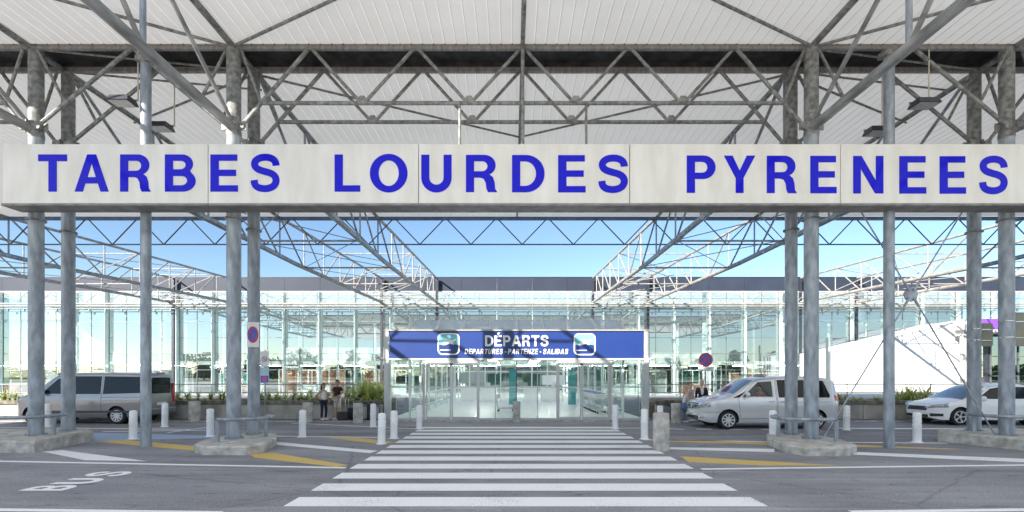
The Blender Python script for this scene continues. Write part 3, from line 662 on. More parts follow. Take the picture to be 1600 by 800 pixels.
mb = MB(); mb.box(-62, 60, YT + .4, 66, .0, .06); obj('hall_floor', mb, M['floor_in'], t)
mb = MB(); mb.box(-62, 60, 66, 66.2, 0, 11.8); obj('back_wall', mb, M['hall_wall'], t)
mb = MB(); mb.box(-62, 60, YT + 5.5, 65.9, 3.2, 3.5); obj('upper_floor', mb, M['white'], t)
mb = MB(); mb.add([(-62, YT + .4, 11.5), (60, YT + .4, 11.5), (60, 66, 11.5), (-62, 66, 11.5)], [(0, 1, 2, 3)]); obj('hall_roof', mb, M['roof_clear'], t)  # unseen roof, made translucent to brighten the hall
for x in (-47, -38, -29.5, -21, -13, 13, 21, 29.5, 38):
    mb = MB(); mb.cyl((x, YT + 4, .06), (x, YT + 4, 11.4), .28, n=16); obj('hall_column', mb, M['white'], t, True)
for x0, x1, z0, z1, m in ((-26.5, -19, 0.06, 2.6, 'orange'), (-25.8, -22.6, .06, 2.4, 'green_dark'), (-19.6, -17.2, .06, 2.6, 'green_dark'), (-17, -13.5, .06, 2.6, 'orange'), (-45, -36, .06, 3, 'hall_wall'), (-33, -28, .06, 2.2, 'teal_dark'),
                          (14, 18, .06, 2.4, 'hall_wall'), (19, 24, .06, 3, 'green_dark'), (-26, -14, 3.6, 5.2, 'white'), (13, 22, 3.6, 4.6, 'white'), (25, 31, .06, 2.2, 'orange')):
    yy = YT + 6 + (x0 * 7 % 3)
    mb = MB(); mb.box(x0, x1, yy, yy + .2, z0, z1)
    obj('shop_front', mb, M[m], t)
    if z0 < 1:
        mb = MB()
        for q in (x0, (x0 + x1) / 2, x1): mb.box(q - .07, q + .07, yy - .1, yy - .01, .06, z1)
        mb.box(x0, x1, yy - .1, yy - .02, z1 + .01, z1 + .12); obj('shop_frame', mb, M['white'], t)
for k in range(26):
    x = -58 + k * 4.5; mb = MB(); mb.box(x, x + 2.4, YT + 1.6, YT + 1.75, 2.98, 3.03); obj('hall_fill_lamp', mb, M['lit'], t)  # made-up lamps and trays, added to brighten the hall behind the glass
    mb = MB(); mb.box(x - .1, x + 2.5, YT + 1.5, YT + 1.85, 3.035, 3.1); obj('lamp_tray', mb, M['white'], t)
for k in range(30):
    x = -57 + k * 3.9
    if abs(x) < 6: continue
    mb = MB(); mb.cyl((x, YT + 1.2, .06), (x, YT + 1.2, 7.4), .13, n=12); obj('inner_column', mb, M['white'], t, True)
for k in range(14):
    x = -55 + k * 8.1
    if abs(x + 2) < 8: continue
    mb = MB(); mb.box(x, x + 3.2, YT + 2.6, YT + 3.0, .06, 1.1); obj('hall_counter', mb, M['white' if k % 3 else 'orange'], t)
    mb = MB()
    for q in range(4): mb.box(x + q * 1.1, x + q * 1.1 + .07, YT + 2.2, YT + 2.27, .06, 2.5)
    mb.box(x, x + 3.37, YT + 2.2, YT + 2.27, 2.505, 2.6); obj('inner_frame', mb, M['white'], t)
mb = MB(); mb.box(-60, 58, YT + 1.0, YT + 1.2, 7.45, 7.75); mb.box(-60, 58, YT + .9, YT + 1.1, 3.15, 3.45); obj('gallery_edge', mb, M['white'], t)
for k, x in enumerate((-32, -24, -16, 17, 25)):
    mb = MB(); mb.box(x, x + 1.6, YT + 2.5, YT + 2.6, 2.75, 3.0); obj('hanging_sign', mb, M['white'], t)
# ------------------------------------------------------------------ white pavilion at right
t = thing('white_pavilion', 'bright white sheet-clad building with sloping roofline right of the glass terminal', 'building', (33, 42, 0))
yw = 44
pl = lambda px, py: ((px - VX) / F * yw, H + (VY - py) / F * yw)
a, b, c_, d = pl(1305, 622), pl(1305, 549), pl(1517, 498), pl(1528, 622)
poly = [(a[0], 0), (b[0], b[1]), (c_[0], c_[1]), (d[0], pl(1528, 501)[1]), (d[0], 0)]
mb = MB(); mb.shape([poly], lambda u, v, q: (u, yw + q, v), 0, 5.4); obj('wall', mb, M['white'], t)
zz = .9
while zz < 6.6:
    x0 = max(a[0], b[0] + (zz - b[1]) / (c_[1] - b[1]) * (c_[0] - b[0])) if zz > b[1] else a[0]
    if x0 < d[0] - .2:
        mb = MB(); mb.box(x0 + .05, d[0], yw - .012, yw - .002, zz, zz + .03); obj('panel_joint', mb, M['alu'], t)
    zz += 1.05
mb = MB(); mb.tube([(a[0] - .1, yw - .05, b[1] + .03), (c_[0], yw - .05, c_[1] + .05), (d[0] + .1, yw - .05, pl(1528, 501)[1] + .05)], .06, 8); obj('verge', mb, M['white'], t)
for q in (0, .45):
    mb = MB(); mb.box(a[0] - .35 - q, a[0] - .2 - q, yw - .1, yw + .1, 0, b[1] + (1.2 if q else .1)); obj('corner_post', mb, M['mullion' if q else 'alu'], t)
x0 = (1500 - VX) / F * 43.0
mb = MB(); mb.box(x0, x0 + .9, 42.6, 43.5, 5.4, 6.35); mb.box(x0 + .05, x0 + .3, 42.8, 43.1, 0, 5.39); mb.box(x0 + .5, x0 + .75, 42.8, 43.1, 0, 5.39); obj('duct_box', mb, M['cream'], t, bevel=.02)
t = thing('side_building', 'dark glazed shop block with a small purple panel at the right edge of the photo', 'building', (45, 41, 0))
x0 = (1533 - VX) / F * 40.5
mb = MB(); mb.box(x0, x0 + 1.6, 40.5, 40.75, 5.75, 6.6); obj('purple_band', mb, M['purple'], t)
x1 = 41.2
mb = MB(); mb.box(x0 - .05, x0 + 22, 40.45, 40.8, 5.5, 5.68); mb.box(x0 + 1.7, x0 + 22, 40.81, 43.45, 5.5, 5.68); obj('band_trim', mb, M['cream'], t)
mb = MB(); mb.box(x1, x1 + 22, 42.9, 43.4, 0, 5.49); obj('wall', mb, M['darkmetal'], t)
for k in range(8):
    mb = MB(); mb.box(x1 + .2 + k * 2.4, x1 + 2.4 + k * 2.4, 42.86, 42.89, .1, 5.4); obj('window', mb, M['facade_glass'], t)
    mb = MB(); mb.box(x1 + .1 + k * 2.4, x1 + .19 + k * 2.4, 42.8, 42.89, 0, 5.45)
    for z in (1.9, 3.6): mb.box(x1 + .2 + k * 2.4, x1 + 2.4 + k * 2.4, 42.8, 42.84, z, z + .06)
    obj('window_frame', mb, M['mullion'], t)
# ------------------------------------------------------------------ planters with coping
def planter(x0, x1, lab):
    t = thing('planter_wall', lab, 'planter', ((x0 + x1) / 2, 22, 0), 'long concrete planters beside the entrance')
    n = max(1, int((x1 - x0) / 3.0)); w = (x1 - x0) / n
    for i in range(n):
        mb = MB(); mb.box(x0 + i * w + .015, x0 + (i + 1) * w - .015, 22, 22.18, .006, .66); obj('panel', mb, M['concrete_wall'], t, bevel=.012)
        mb = MB(); mb.box(x0 + i * w + .006, x0 + (i + 1) * w - .006, 21.93, 22.26, .663, .83); obj('coping', mb, M['moss'], t, bevel=.02)
    mb = MB(); mb.box(x0, x1, 22.2, 24.6, .01, .60); obj('soil', mb, M['soil'], t)
    mb = MB(); mb.box(x0, x1, 24.62, 24.8, .01, .8); obj('back_wall', mb, M['concrete_wall'], t)
xl = (597 - VX) / F * 22; xr = (1024 - VX) / F * 22
planter(-34, xl, 'long stained concrete planter left of the entrance')
planter(xr, 34, 'long stained concrete planter right of the entrance, behind the cars')
for x0, x1, side in ((-34, xl, 'left'), (xr, 34, 'right')):
    t = thing('railing', 'pale two-rail metal railing behind the %s planter' % side, 'railing', (x0, 24.9, 0), 'railings behind the planters')
    for z in (1.08, 1.5):
        mb = MB(); mb.cyl((x0, 24.95, z), (x1 - .3, 24.95, z), .025, n=8); obj('rail', mb, M['steel_pale_lit'], t, True)
    k = x0
    while k < x1:
        mb = MB(); mb.cyl((k, 24.95, .81), (k, 24.95, 1.5), .022, n=8); obj('post', mb, M['steel_pale_lit'], t, True); k += 2.1
# ------------------------------------------------------------------ plants
def blade(mb, c, az, el, L, wd, droop=.5, n=4):
    d = Vector((math.cos(az) * math.cos(el), math.sin(az) * math.cos(el), math.sin(el))); side = Vector((-math.sin(az), math.cos(az), 0)) * wd
    vs = []; 
    for i in range(n + 1):
        s = i / n; p = Vector(c) + d * L * s - Vector((0, 0, droop * L * s * s * math.cos(el)))
        q = side * (1 - s) ** .6 * (.5 + min(s * 3, .5)); vs += [p - q, p + q]
    mb.add(vs, [(2 * i, 2 * i + 1, 2 * i + 3, 2 * i + 2) for i in range(n)])
def yucca(x, y, z, r, h, n, lab, m='leaf', group=None, name='yucca_plant', cat='plant'):
    t = thing(name, lab, cat, (x, y, z), group)
    mb = MB()
    heads = [(random.gauss(0, r * .32), random.gauss(0, r * .28), random.uniform(.1, .45) * h) for _ in range(max(3, n // 34))]
    heads[0] = (0, 0, h * .4)
    for hx, hy, hz in heads:
        for k in range(n // len(heads)):
            az = random.uniform(0, 6.283); el = math.asin(random.uniform(-.15, .98))
            blade(mb, (x + hx, y + hy, z + hz), az, el, random.uniform(.45, .85) * min(r, h) * 1.0, .020 + .016 * random.random(), random.uniform(.1, .5))
    obj('foliage', mb, M[m], t)
    mb = MB()
    for hx, hy, hz in heads: mb.cyl((x + hx * .3, y + hy * .3, z), (x + hx, y + hy, z + hz), .05, .035, 8)
    obj('trunk', mb, M['bark'], t, True)
random.seed(21)
x, y, z = at(577, 620, 23.2); yucca(x, y, .6, 1.3, 1.3, 900, 'large sunlit spiky yucca right of the standing couple, against the entrance frame')
x, y, z = at(1424, 618, 23.3); yucca(x, y, .6, 1.15, 1.15, 500, 'spiky yucca before the white building, behind the slim right column')
for i, px in enumerate([8, 24, 60, 84, 100, 118, 278, 292, 310, 330, 345, 408, 422, 432, 446, 458, 470, 486, 496, 512, 526, 540]):
    x, y, _ = at(px, 620, 22.7 + random.random() * .8)
    yucca(x, y, .6, random.uniform(.5, .8), random.uniform(.65, 1.05), 90, 'low yellow-green spiky plant in the left planter', 'leaf_low', 'low plants along the left planter', 'low_plant')
for i, px in enumerate([1300, 1322, 1345, 1372, 1402, 1452, 1480]):
    x, y, _ = at(px, 620, 22.7 + random.random() * .8)
    yucca(x, y, .6, random.uniform(.4, .6), random.uniform(.5, .8), 70, 'low yellow-green spiky plant in the right planter', 'leaf_low', 'low plants along the right planter', 'low_plant')
# trees across the car park, seen mirrored in the terminal glass
random.seed(5)
def tree(x, y, h, lab='leafy tree across the car park behind the viewer, seen mirrored in the terminal glass'):
    t = thing('broadleaf_tree', lab, 'tree', (x, y, 0), 'trees across the car park')
    mb = MB(); mb.cyl((x, y, 0), (x, y, h * .5), .22, .13, 8)
    for k in range(5):
        a = k * 1.256; mb.cyl((x, y, h * (.3 + .03 * k)), (x + math.cos(a) * h * .2, y + math.sin(a) * h * .2, h * .62), .08, .04, 6)
    obj('trunk', mb, M['bark'], t, True)
    mb = MB()
    cl = [(random.gauss(0, h * .14), random.gauss(0, h * .14), h * random.uniform(.42, .88), h * random.uniform(.11, .18)) for _ in range(14)]
    for k in range(900):
        c = random.choice(cl); d = Vector([random.gauss(0, 1) for _ in range(3)]).normalized() * c[3] * random.uniform(.6, 1.1)
        p = Vector((x + c[0], y + c[1], c[2])) + d; u = Vector([random.gauss(0, 1) for _ in range(3)]).normalized() * .42; v = u.orthogonal().normalized() * .3
        mb.add([p - u, p + v, p + u, p - v], [(0, 1, 2, 3)])
    obj('crown', mb, M['leaf_tree'], t)
for k in range(30): tree(-110 + k * 7.6 + random.uniform(-3, 3), -55 - random.random() * 30, random.uniform(6, 12))
mb = MB(); random.seed(11)
for k in range(420):  # invented wood, added to fill the horizon mirrored in the glass
    cx = random.uniform(-270, 270); cy = random.uniform(-105, -84); hh = random.uniform(3, 6.5) + 2 * math.sin(cx * .05) ; rr = random.uniform(2.2, 4)
    for q in range(80):
        d = Vector([random.gauss(0, 1) for _ in range(3)]).normalized() * rr * random.uniform(.5, 1.1)
        p = Vector((cx, cy, max(1.2, hh - rr + d.z * .9))) + Vector((d.x, d.y, 0)); u = Vector([random.gauss(0, 1) for _ in range(3)]).normalized() * .9; v = u.orthogonal().normalized() * .6
        mb.add([p - u, p + v, p + u, p - v], [(0, 1, 2, 3)])
tag(obj('backdrop_wood', mb, M['leaf_tree']), 'far-off dark wood added behind the viewer to tone the mirrored horizon', 'wood', kind='stuff')
# ------------------------------------------------------------------ entrance pavilion
YN = 21.5
ex = lambda p: (p - VX) / F * YN
ez = lambda p: H + (VY - p) / F * YN
XLn, XRn = ex(600), ex(1014)
t = thing('entrance_pavilion', 'glazed entrance pavilion under a blue DÉPARTS fascia with glass roof and sliding doors', 'entrance', (0, YN, 0))
mb = MB(); mb.box(ex(608.5), ex(1005.5), YN, YN + .12, ez(559.5), ez(517.5)); obj('fascia_panel', mb, M['blue_panel'], t)
mb = MB(); mb.box(ex(600) - .03, ex(1014) + .03, YN - .05, YN + .55, ez(517) , ez(514.5)); mb.box(ex(608.5), ex(1005.5), YN - .03, YN + .13, ez(562.4), ez(560)); obj('fascia_trim', mb, M['cream'], t)
for a, b, lab in ((600, 607.5, 0), (1006.5, 1014, 0)):
    mb = MB(); mb.box(ex(a), ex(b), YN - .02, YN + .5, .006, ez(517.5)); obj('corner_post', mb, M['alu'], t, bevel=.01)
for s, px in ((-1, 599), (1, 1015)):
    x = ex(px); mb = MB(); mb.cyl((x, YN - .1, ez(561)), (x + s * .22, YN - .2, ez(558)), .05, .07, 10); mb.cyl((x - s * .05, YN - .1, ez(561)), (x, YN - .1, ez(561)), .03, n=8); obj('spotlight', mb, M['cream'], t, True)
tx, tw = word_xs('DÉPARTS', .14)
def put(txt, p0, p1, q0, q1, shear=0, gap=.14, space=.3):
    ws, tot = word_xs(txt, gap, space)
    for ch, x in ws:
        mb = MB(); glyph(mb, ch, lambda u, v, d: (ex(p0 + (p1 - p0) * (x + u + shear * v) / tot), YN - d, ez(q0 + (q1 - q0) * v)), .001, .03); obj('letter', mb, M['white_letter'], t)
put('DÉPARTS', 758, 857, 541, 524)
put('DEPARTURES - PARTENZE - SALIDAS', 726, 887, 553.3, 545.3, .2, .22, .30)
def emblem(cx, cy, w=34):
    def fn(u, v, d): return (ex(cx + (u - .5) * w), YN - d, ez(cy - (v - .5) * w))
    def rr(i, r): return arc(1 - i - r, 1 - i - r, r, r, 0, 90, 6) + arc(i + r, 1 - i - r, r, r, 90, 180, 6) + arc(i + r, i + r, r, r, 180, 270, 6) + arc(1 - i - r, i + r, r, r, 270, 360, 6)
    e = None
    mb = MB(); mb.shape([rr(0, .22), rr(.055, .17)], fn, .001, .02); e = obj('pictogram', mb, M['white_letter'], t)
    mb = MB(); mb.shape([arc(.775, .775, .165, .165, 0, 90, 6) + arc(.225, .775, .165, .165, 90, 180, 6) + [(.06, .48), (.3, .44), (.6, .52), (.94, .46)]], fn, .001, .010); obj('teal_field', mb, M['teal'], e)
    mb = MB(); mb.shape([[(.14, .53), (.20, .52), (.30, .58), (.50, .62), (.30, .72), (.36, .74), (.64, .67), (.80, .73), (.88, .74), (.85, .68), (.70, .60), (.74, .48), (.68, .47), (.55, .54), (.38, .46), (.22, .45)]], fn, .011, .022)
    mb.shape([[(.10, .24), (.60, .24), (.60, .205), (.10, .205)]], fn, .001, .02); obj('plane_shape', mb, M['white_letter'], e)
emblem(701, 537.5); emblem(913.5, 538)
# glass front
zb_, zt_ = .02, ez(562.6); zm = ez(605)
def pane(p0, p1, z0, z1, y, name='glass_pane', m='door_glass', par=t):
    mb = MB(); mb.box(ex(p0), ex(p1), y, y + .012, z0, z1); return obj(name, mb, M[m], par)
pane(609, 660, zb_, zt_, YN + .05); pane(956, 1004, zb_, zt_, YN + .05)
for a, b in ((749, 806), (808, 868)): pane(a, b, zb_, zt_, YN + .05)
for p, wd, mm in ((608, 1.6, 'alu'), (662, 3.4, 'cream'), (748, 2.4, 'alu'), (870.5, 2.4, 'alu'), (954, 3.6, 'cream'), (1004.5, 1.6, 'alu'), (807, 1.2, 'darkmetal'), (774, 1.4, 'fin'), (840, 1.6, 'fin')):
    mb = MB(); mb.box(ex(p - wd / 2), ex(p + wd / 2), YN + .02, YN + .09, .008, zt_); obj('frame_post', mb, M[mm], t)
for a, b in ((609, 660), (749, 869), (957, 1004)):
    mb = MB(); mb.box(ex(a), ex(b), YN + .025, YN + .085, zm - .025, zm + .025); mb.box(ex(a), ex(b), YN + .025, YN + .085, .008, .09); obj('mid_rail', mb, M['alu'], t)
for a, c, b in ((665, 705, 747), (872, 909, 952)):
    mb = MB(); mb.box(ex(a), ex(b), YN + .0, YN + .1, zt_ - .14, zt_ - .005); obj('door_header', mb, M['alu'], t)
    mb = MB(); mb.add([(ex(c - 3), YN - .02, zt_ - .145), (ex(c + 3), YN - .02, zt_ - .145), (ex(c), YN - .02, zt_ - .24), (ex(c - 3), YN + .05, zt_ - .145), (ex(c + 3), YN + .05, zt_ - .145), (ex(c), YN + .05, zt_ - .24)], [(0, 1, 2), (3, 5, 4), (0, 3, 4, 1), (1, 4, 5, 2), (2, 5, 3, 0)]); obj('door_sensor', mb, M['black'], t)
    for p0, p1 in ((a, c - .4), (c + .4, b)):
        d = MB(); z1 = zt_ - .15
        d.box(ex(p0), ex(p0) + .06, YN + .03, YN + .08, .02, z1); d.box(ex(p1) - .06, ex(p1), YN + .03, YN + .08, .02, z1)
        d.box(ex(p0) + .06, ex(p1) - .06, YN + .031, YN + .079, .02, .14); d.box(ex(p0) + .06, ex(p1) - .06, YN + .031, YN + .079, z1 - .07, z1); d.box(ex(p0) + .06, ex(p1) - .06, YN + .031, YN + .079, zm - .025, zm + .025)
        dr = obj('sliding_door', d, M['alu'], t)
        mb = MB(); mb.box(ex(p0) + .06, ex(p1) - .06, YN + .05, YN + .06, .14, z1 - .07); obj('pane', mb, M['door_glass'], dr)
mb = MB(); mb.box(ex(760), ex(766), YN + .035, YN + .045, zm + .02, zm + .2); mb.box(ex(862), ex(867), YN + .035, YN + .045, zm + .02, zm + .2); obj('notice', mb, M['white'], t)
mb = MB(); mb.box(ex(608), ex(1006), YN - .12, YN + .14, .0065, .019); obj('threshold', mb, M['concrete'], t)
# roof of the passage
rx0, rx1 = ex(634), ex(981); ya, yb2 = YN + .6, YN + 2.2; za, zb2 = ez(515) - .0, 4.6
mb = MB(); mb.add([(rx0, ya, za), (rx1, ya, za), (rx1, yb2, zb2), (rx0, yb2, zb2)], [(0, 1, 2, 3)]); obj('glass_roof', mb, M['roof_glass'], t); mb = MB(); mb.add([(rx0, yb2, zb2), (rx1, yb2, zb2), (rx1, 49.3, zb2), (rx0, 49.3, zb2)], [(0, 1, 2, 3)]); obj('glass_roof', mb, M['door_glass'], t)
for k in range(9):
    x = rx0 + (rx1 - rx0) * k / 8
    mb = MB(); mb.tube([(x, ya, za + .04), (x, yb2, zb2 + .04), (x, 49.6, zb2 + .04)], .055, 6); obj('roof_bar', mb, M['white'], t)
for yy in (ya, yb2, *[24 + 2.6 * k for k in range(10)]):
    mb = MB(); mb.box(rx0, rx1, yy - .03, yy + .03, (za if yy == ya else zb2) - .06, (za if yy == ya else zb2) - .004); obj('roof_bar', mb, M['white'], t)
mb = MB(); mb.box(ex(609), ex(1005), YN + .15, YN + .55, ez(517.2) - .1, ez(517.2)); obj('soffit', mb, M['white'], t)
# side walls of the passage
wx0, wx1 = -4.55, 4.95
for s, x in (('l', wx0), ('r', wx1)):
    for k in range(11):
        y0 = YN + .6 + k * 2.5
        mb = MB(); mb.box(x - .05, x + .05, y0, y0 + .1, .02, zb2 - .07); obj('wall_post', mb, M['white'], t)
        mb = MB(); mb.box(x - .006, x + .006, y0 + .11, y0 + 2.49, .05, zb2 - .1); obj('wall_glass', mb, M['door_glass'], t)
        mb = MB(); mb.box(x - .03, x + .03, y0 + .11, y0 + 2.49, 1.0, 1.06); mb.box(x - .03, x + .03, y0 + .11, y0 + 2.49, 2.6, 2.66); mb.cyl((x + (.12 if s == 'l' else -.12), y0, .45), (x + (.12 if s == 'l' else -.12), y0 + 2.5, .45), .03, n=6); obj('wall_rail', mb, M['white'], t)
mb = MB(); mb.box(XLn + .1, XRn - .1, YN + .16, 49.6, .007, .03); obj('floor', mb, M['floor_in'], t)
for k in range(7):
    y0 = YN + 1.6 + k * 3.4
    for x in (-2.6, 2.9):
        mb = MB(); mb.box(x - .75, x + .75, y0, y0 + .1, 3.96, 4.0); obj('passage_lamp', mb, M['lit'], t)
        mb = MB(); mb.box(x - .8, x + .8, y0 - .05, y0 + .15, 4.003, 4.06); obj('lamp_tray', mb, M['white'], t)
# inner glazed screen and desks
yi = 36
mb = MB()
for k in range(9): mb.box(wx0 + .3 + k * 1.13, wx0 + .38 + k * 1.13, yi, yi + .08, .03, 3.2)
for z in (1.0, 2.2, 3.2): mb.box(wx0 + .1, wx1 - .1, yi + .01, yi + .07, z, z + .09)
obj('inner_screen', mb, M['white'], t)
for x0, x1 in ((-3.9, -2.6), (-2.4, -1.2), (.9, 2.0), (2.2, 3.6)):
    mb = MB(); mb.box(x0, x1, yi + 1.5, yi + 2.1, .03, 1.05); mb.box(x0 - .05, x1 + .05, yi + 1.4, yi + 2.2, 1.055, 1.12); o = obj('check_in_desk', mb, M['white']); tag(o, 'white check-in desk inside the glazed passage', 'desk', 'white desks inside the passage')
for x0, x1, z0, z1, m in ((-4.3, -2.2, 1.3, 2.2, 'hall_wall'), (-2.0, -1.0, 1.2, 2.1, 'green_dark'), (1.3, 2.3, 1.1, 2.1, 'green_dark'), (2.5, 4.4, 1.2, 2.0, 'white')):
    mb = MB(); mb.box(x0, x1, yi + 5, yi + 5.1, z0, z1); obj('inner_display', mb, M[m], t)
for x, lab in ((.05, 'teal totem inside the passage left of the dark centre post'), (4.0, 'teal totem inside the passage beside the right-hand wall')):
    mb = MB(); mb.box(x - .25, x + .25, 33, 33.2, .03, 2.35); mb.box(x - .2, x + .2, 32.97, 32.99, 1.3, 2.2)
    tag(obj('totem', mb, M['teal_dark'], bevel=.03), lab, 'totem')
# luggage carts
def cart(cm):
    t = thing('luggage_cart', 'x', 'luggage cart', (0, 0, 0))
    mb = MB()
    for s in (-.27, .27): mb.tube([(s, -.45, .2), (s, .40, .16), (s, .46, .5), (s, .52, 1.0)], .02, 6)
    mb.cyl((-.27, -.45, .2), (.27, -.45, .2), .02, n=6); mb.cyl((-.27, -.1, .19), (.27, -.1, .19), .015, n=6); mb.cyl((-.27, .2, .18), (.27, .2, .18), .015, n=6); mb.cyl((-.27, .47, .6), (.27, .47, .6), .015, n=6)
    obj('frame', mb, cm, t, True)
    mb = MB(); mb.box(-.24, .24, .28, .44, .72, .95); obj('basket', mb, cm, t)
    mb = MB(); mb.cyl((-.29, .52, 1.02), (.29, .52, 1.02), .028, n=8); obj('handle', mb, M['cart_blue'], t, True)
    for a, b in ((-.24, -.4), (.24, -.4), (-.24, .36), (.24, .36)):
        mb = MB(); mb.lathe([(.06, -.02), (.06, .02)], (0, 0, 0), 12, 'y'); mb.v = [(v[1] + a, v[0] + b, v[2] + .093) for v in mb.v]; obj('wheel', mb, M['rubber'], t)
    return t
c0 = cart(M['alu']); index_kids(c0)
for k in range(10):
    c = c0 if k == 0 else copy_tree(c0)
    c.location = (4.4, 24.5 + k * .55, .031); c['label'] = 'pale luggage cart nested in the row along the passage wall right of the doors'; c['group'] = 'nested luggage carts'
for k, y in enumerate((26.0, 26.5)):
    c = copy_tree(c0); c.location = (-.35, y, .031); c.rotation_euler.z = R(90); c['label'] = 'luggage cart with blue handle inside the passage left of the dark centre post'; c['group'] = 'carts inside the middle of the passage'
# ------------------------------------------------------------------ bollards
def white_bollard():
    t = thing('white_bollard', 'x', 'bollard', (0, 0, 0), 'white plastic bollards along the roadway')
    mb = MB(); mb.lathe([(.108, .004), (.108, .03), (.106, .44), (.111, .45), (.111, .53), (.100, .54), (.100, .56), (.108, .57), (.108, .68), (.098, .69), (.097, .71), (.105, .72), (.105, .83), (.098, .86), (.06, .885), (.0001, .89)], n=20)
    obj('post', mb, M['bollard'], t, True)
    mb = MB(); mb.lathe([(.15, .001), (.15, .012), (.108, .02)], n=20); obj('base_ring', mb, M['bollard'], t, True)
    return t
wb = white_bollard(); index_kids(wb)
wl = [(208, 686, 'white bollard left of the slim single column, before the grey minibus'), (257.5, 667, 'white bollard under the tail of the grey minibus'), (328.5, 682, 'white bollard just left of the rounded left island'),
      (472.5, 683, 'white bollard in front of the woman in the white top'), (583, 667, 'white bollard in front of the grey luggage pile'), (596, 693.5, 'white bollard nearest the zebra crossing on its left side'),
      (615.5, 685, 'white bollard below the left corner post of the entrance'), (655, 670, 'small white bollard before the left sliding door'), (961.5, 670, 'small white bollard before the right sliding door'),
      (1007, 686, 'white bollard below the right corner post of the entrance'), (1208, 690, 'white bollard just left of the rounded right island'), (1322.5, 672, 'white bollard behind the silver van tail'),
      (1433, 691, 'white bollard in front of the white car grille'), (75, 667, 'white bollard seen between the two leftmost columns'), (1032, 671, 'white bollard half hidden behind the big concrete bollard')]
for i, (px, py, lab) in enumerate(wl):
    b = wb if i == 0 else copy_tree(wb)
    x, y, _ = G(px, py); b.location = (x, y, 0); b['label'] = lab; b.rotation_euler = (R(random.uniform(-1, 1)), R(random.uniform(-1.2, 1.2)), random.random() * 6); b.scale = (1, 1, random.uniform(.95, 1.04))
def conc(px, py, w, hpx, lab):
    x, y, _ = G(px, py); r = w / 2 * y / F; h = hpx * y / F
    mb = MB(); mb.lathe([(r * .98, .004), (r, .03), (r, h - .04), (r * .96, h - .01), (r * .88, h), (.0001, h + .004)], n=24)
    o = obj('concrete_bollard', mb, M['concrete'], smooth=True); me = o.data
    for v in me.vertices: v.co.x += 0
    o.location = (x, y, 0); tag(o, lab, 'bollard', 'plain concrete bollards')
conc(304, 659, 16, 32, 'grey concrete bollard right of the grey minibus'); conc(481, 660, 15, 31, 'grey concrete bollard left of the woman in the white top')
conc(559.5, 661, 15, 31, 'grey concrete bollard right of the man with the suitcase'); conc(807, 660, 12, 33, 'pale concrete bollard in the middle before the entrance glass')
conc(1056, 661, 15, 31, 'grey concrete bollard beside the elderly people at the van nose'); conc(1033, 704, 25, 59, 'big pale concrete bollard at the right end of the zebra crossing')
# ------------------------------------------------------------------ signs
def disc(mb, c, r, y0, y1, n=28, r0=0):
    o_ = arc(0, 0, r, r, 0, 360 - 360 / n, n - 1); L = [o_] + ([arc(0, 0, r0, r0, 0, 360 - 360 / n, n - 1)] if r0 else [])
    mb.shape(L, lambda u, v, d: (c[0] + u, c[1] - d, c[2] + v), y0, y1); return mb
def bar(mb, c, L, wd, ang, y0, y1):
    ca, sa = math.cos(R(ang)), math.sin(R(ang))
    mb.shape([[(-L, -wd), (L, -wd), (L, wd), (-L, wd)]], lambda u, v, d: (c[0] + u * ca - v * sa, c[1] - d, c[2] + u * sa + v * ca), y0, y1); return mb
def noparking(t, c, r, slashes):
    b = obj('disc', disc(MB(), c, r * .80, .002, .006), M['blue_sign'], t); obj('ring', disc(MB(), c, r, .002, .009, r0=r * .80), M['red_sign'], t)
    for k, a in enumerate(slashes):
        obj('slash', bar(MB(), c, r * .82, r * .09, a, .0072 + k * .002, .0088 + k * .002), M['red_sign'], t)
# on the left rear column (turned a little)
x, y, z = at(401.5, 524, 14.4)
t = thing('no_parking_sign', 'square white no-parking sign strapped to the left rear column', 'sign', (0, 0, 0))
mb = MB(); mb.box(-.16, .16, .0, .03, -.36, .36); obj('panel', mb, M['white'], t, bevel=.01)
noparking(t, (0, 0, 0), .235, (-45,))
for o in t.children:
    if o.name.startswith(('disc', 'ring', 'slash')): o.scale = (.62, 1, 1)
t.location = (x + .02, y - .26, z); t.rotation_euler.z = R(12)
for zq in (.21, -.2):
    mb = MB(); mb.lathe([(.17, zq - .012), (.175, zq), (.17, zq + .012)], (-.25, .25, 0), 20); mb.box(-.1, -.03, .03, .2, zq - .012, zq + .012); obj('strap', mb, M['chrome'], t, True)
# pole signs
x, y, _ = at(413.5, 648, 21.75)
t = thing('pole_sign', 'pole with a faded no-parking panel above a pale blue and pink panel', 'sign', (x, y, 0))
mb = MB(); mb.cyl((x, y + .04, .006), (x, y + .04, H + (VY - 547) / F * y), .028, n=10); obj('pole', mb, M['steel'], t, True)
zc = lambda p: H + (VY - p) / F * y
mb = MB(); mb.box(x - .18, x + .18, y - .01, y + .008, zc(573), zc(549)); obj('upper_panel', mb, M['white'], t)
c = (x, y - .011, zc(561)); obj('ring', disc(MB(), c, .125, .001, .004, r0=.10), M['red_sign'], t); obj('disc', disc(MB(), c, .099, .001, .003), M['paleblue_sign'], t); obj('slash', bar(MB(), c, .1, .014, -45, .0035, .006), M['red_sign'], t)
mb = MB(); mb.box(x - .19, x + .19, y - .01, y + .008, zc(599), zc(574)); lp = obj('lower_panel', mb, M['paleblue_sign'], t)
mb = MB(); mb.box(x - .17, x + .17, y - .016, y - .011, zc(597.5), zc(587)); obj('blue_field', mb, M['blue_sign'], lp)
mb = MB(); mb.box(x - .1, x + .12, y - .021, y - .017, zc(596), zc(588.5)); obj('pink_field', mb, M['pink_sign'], lp)
x, y, _ = at(1103, 648, 21.9)
t = thing('no_stopping_sign', 'round blue and red no-stopping sign with a small plate, above the elderly man', 'sign', (x, y, 0))
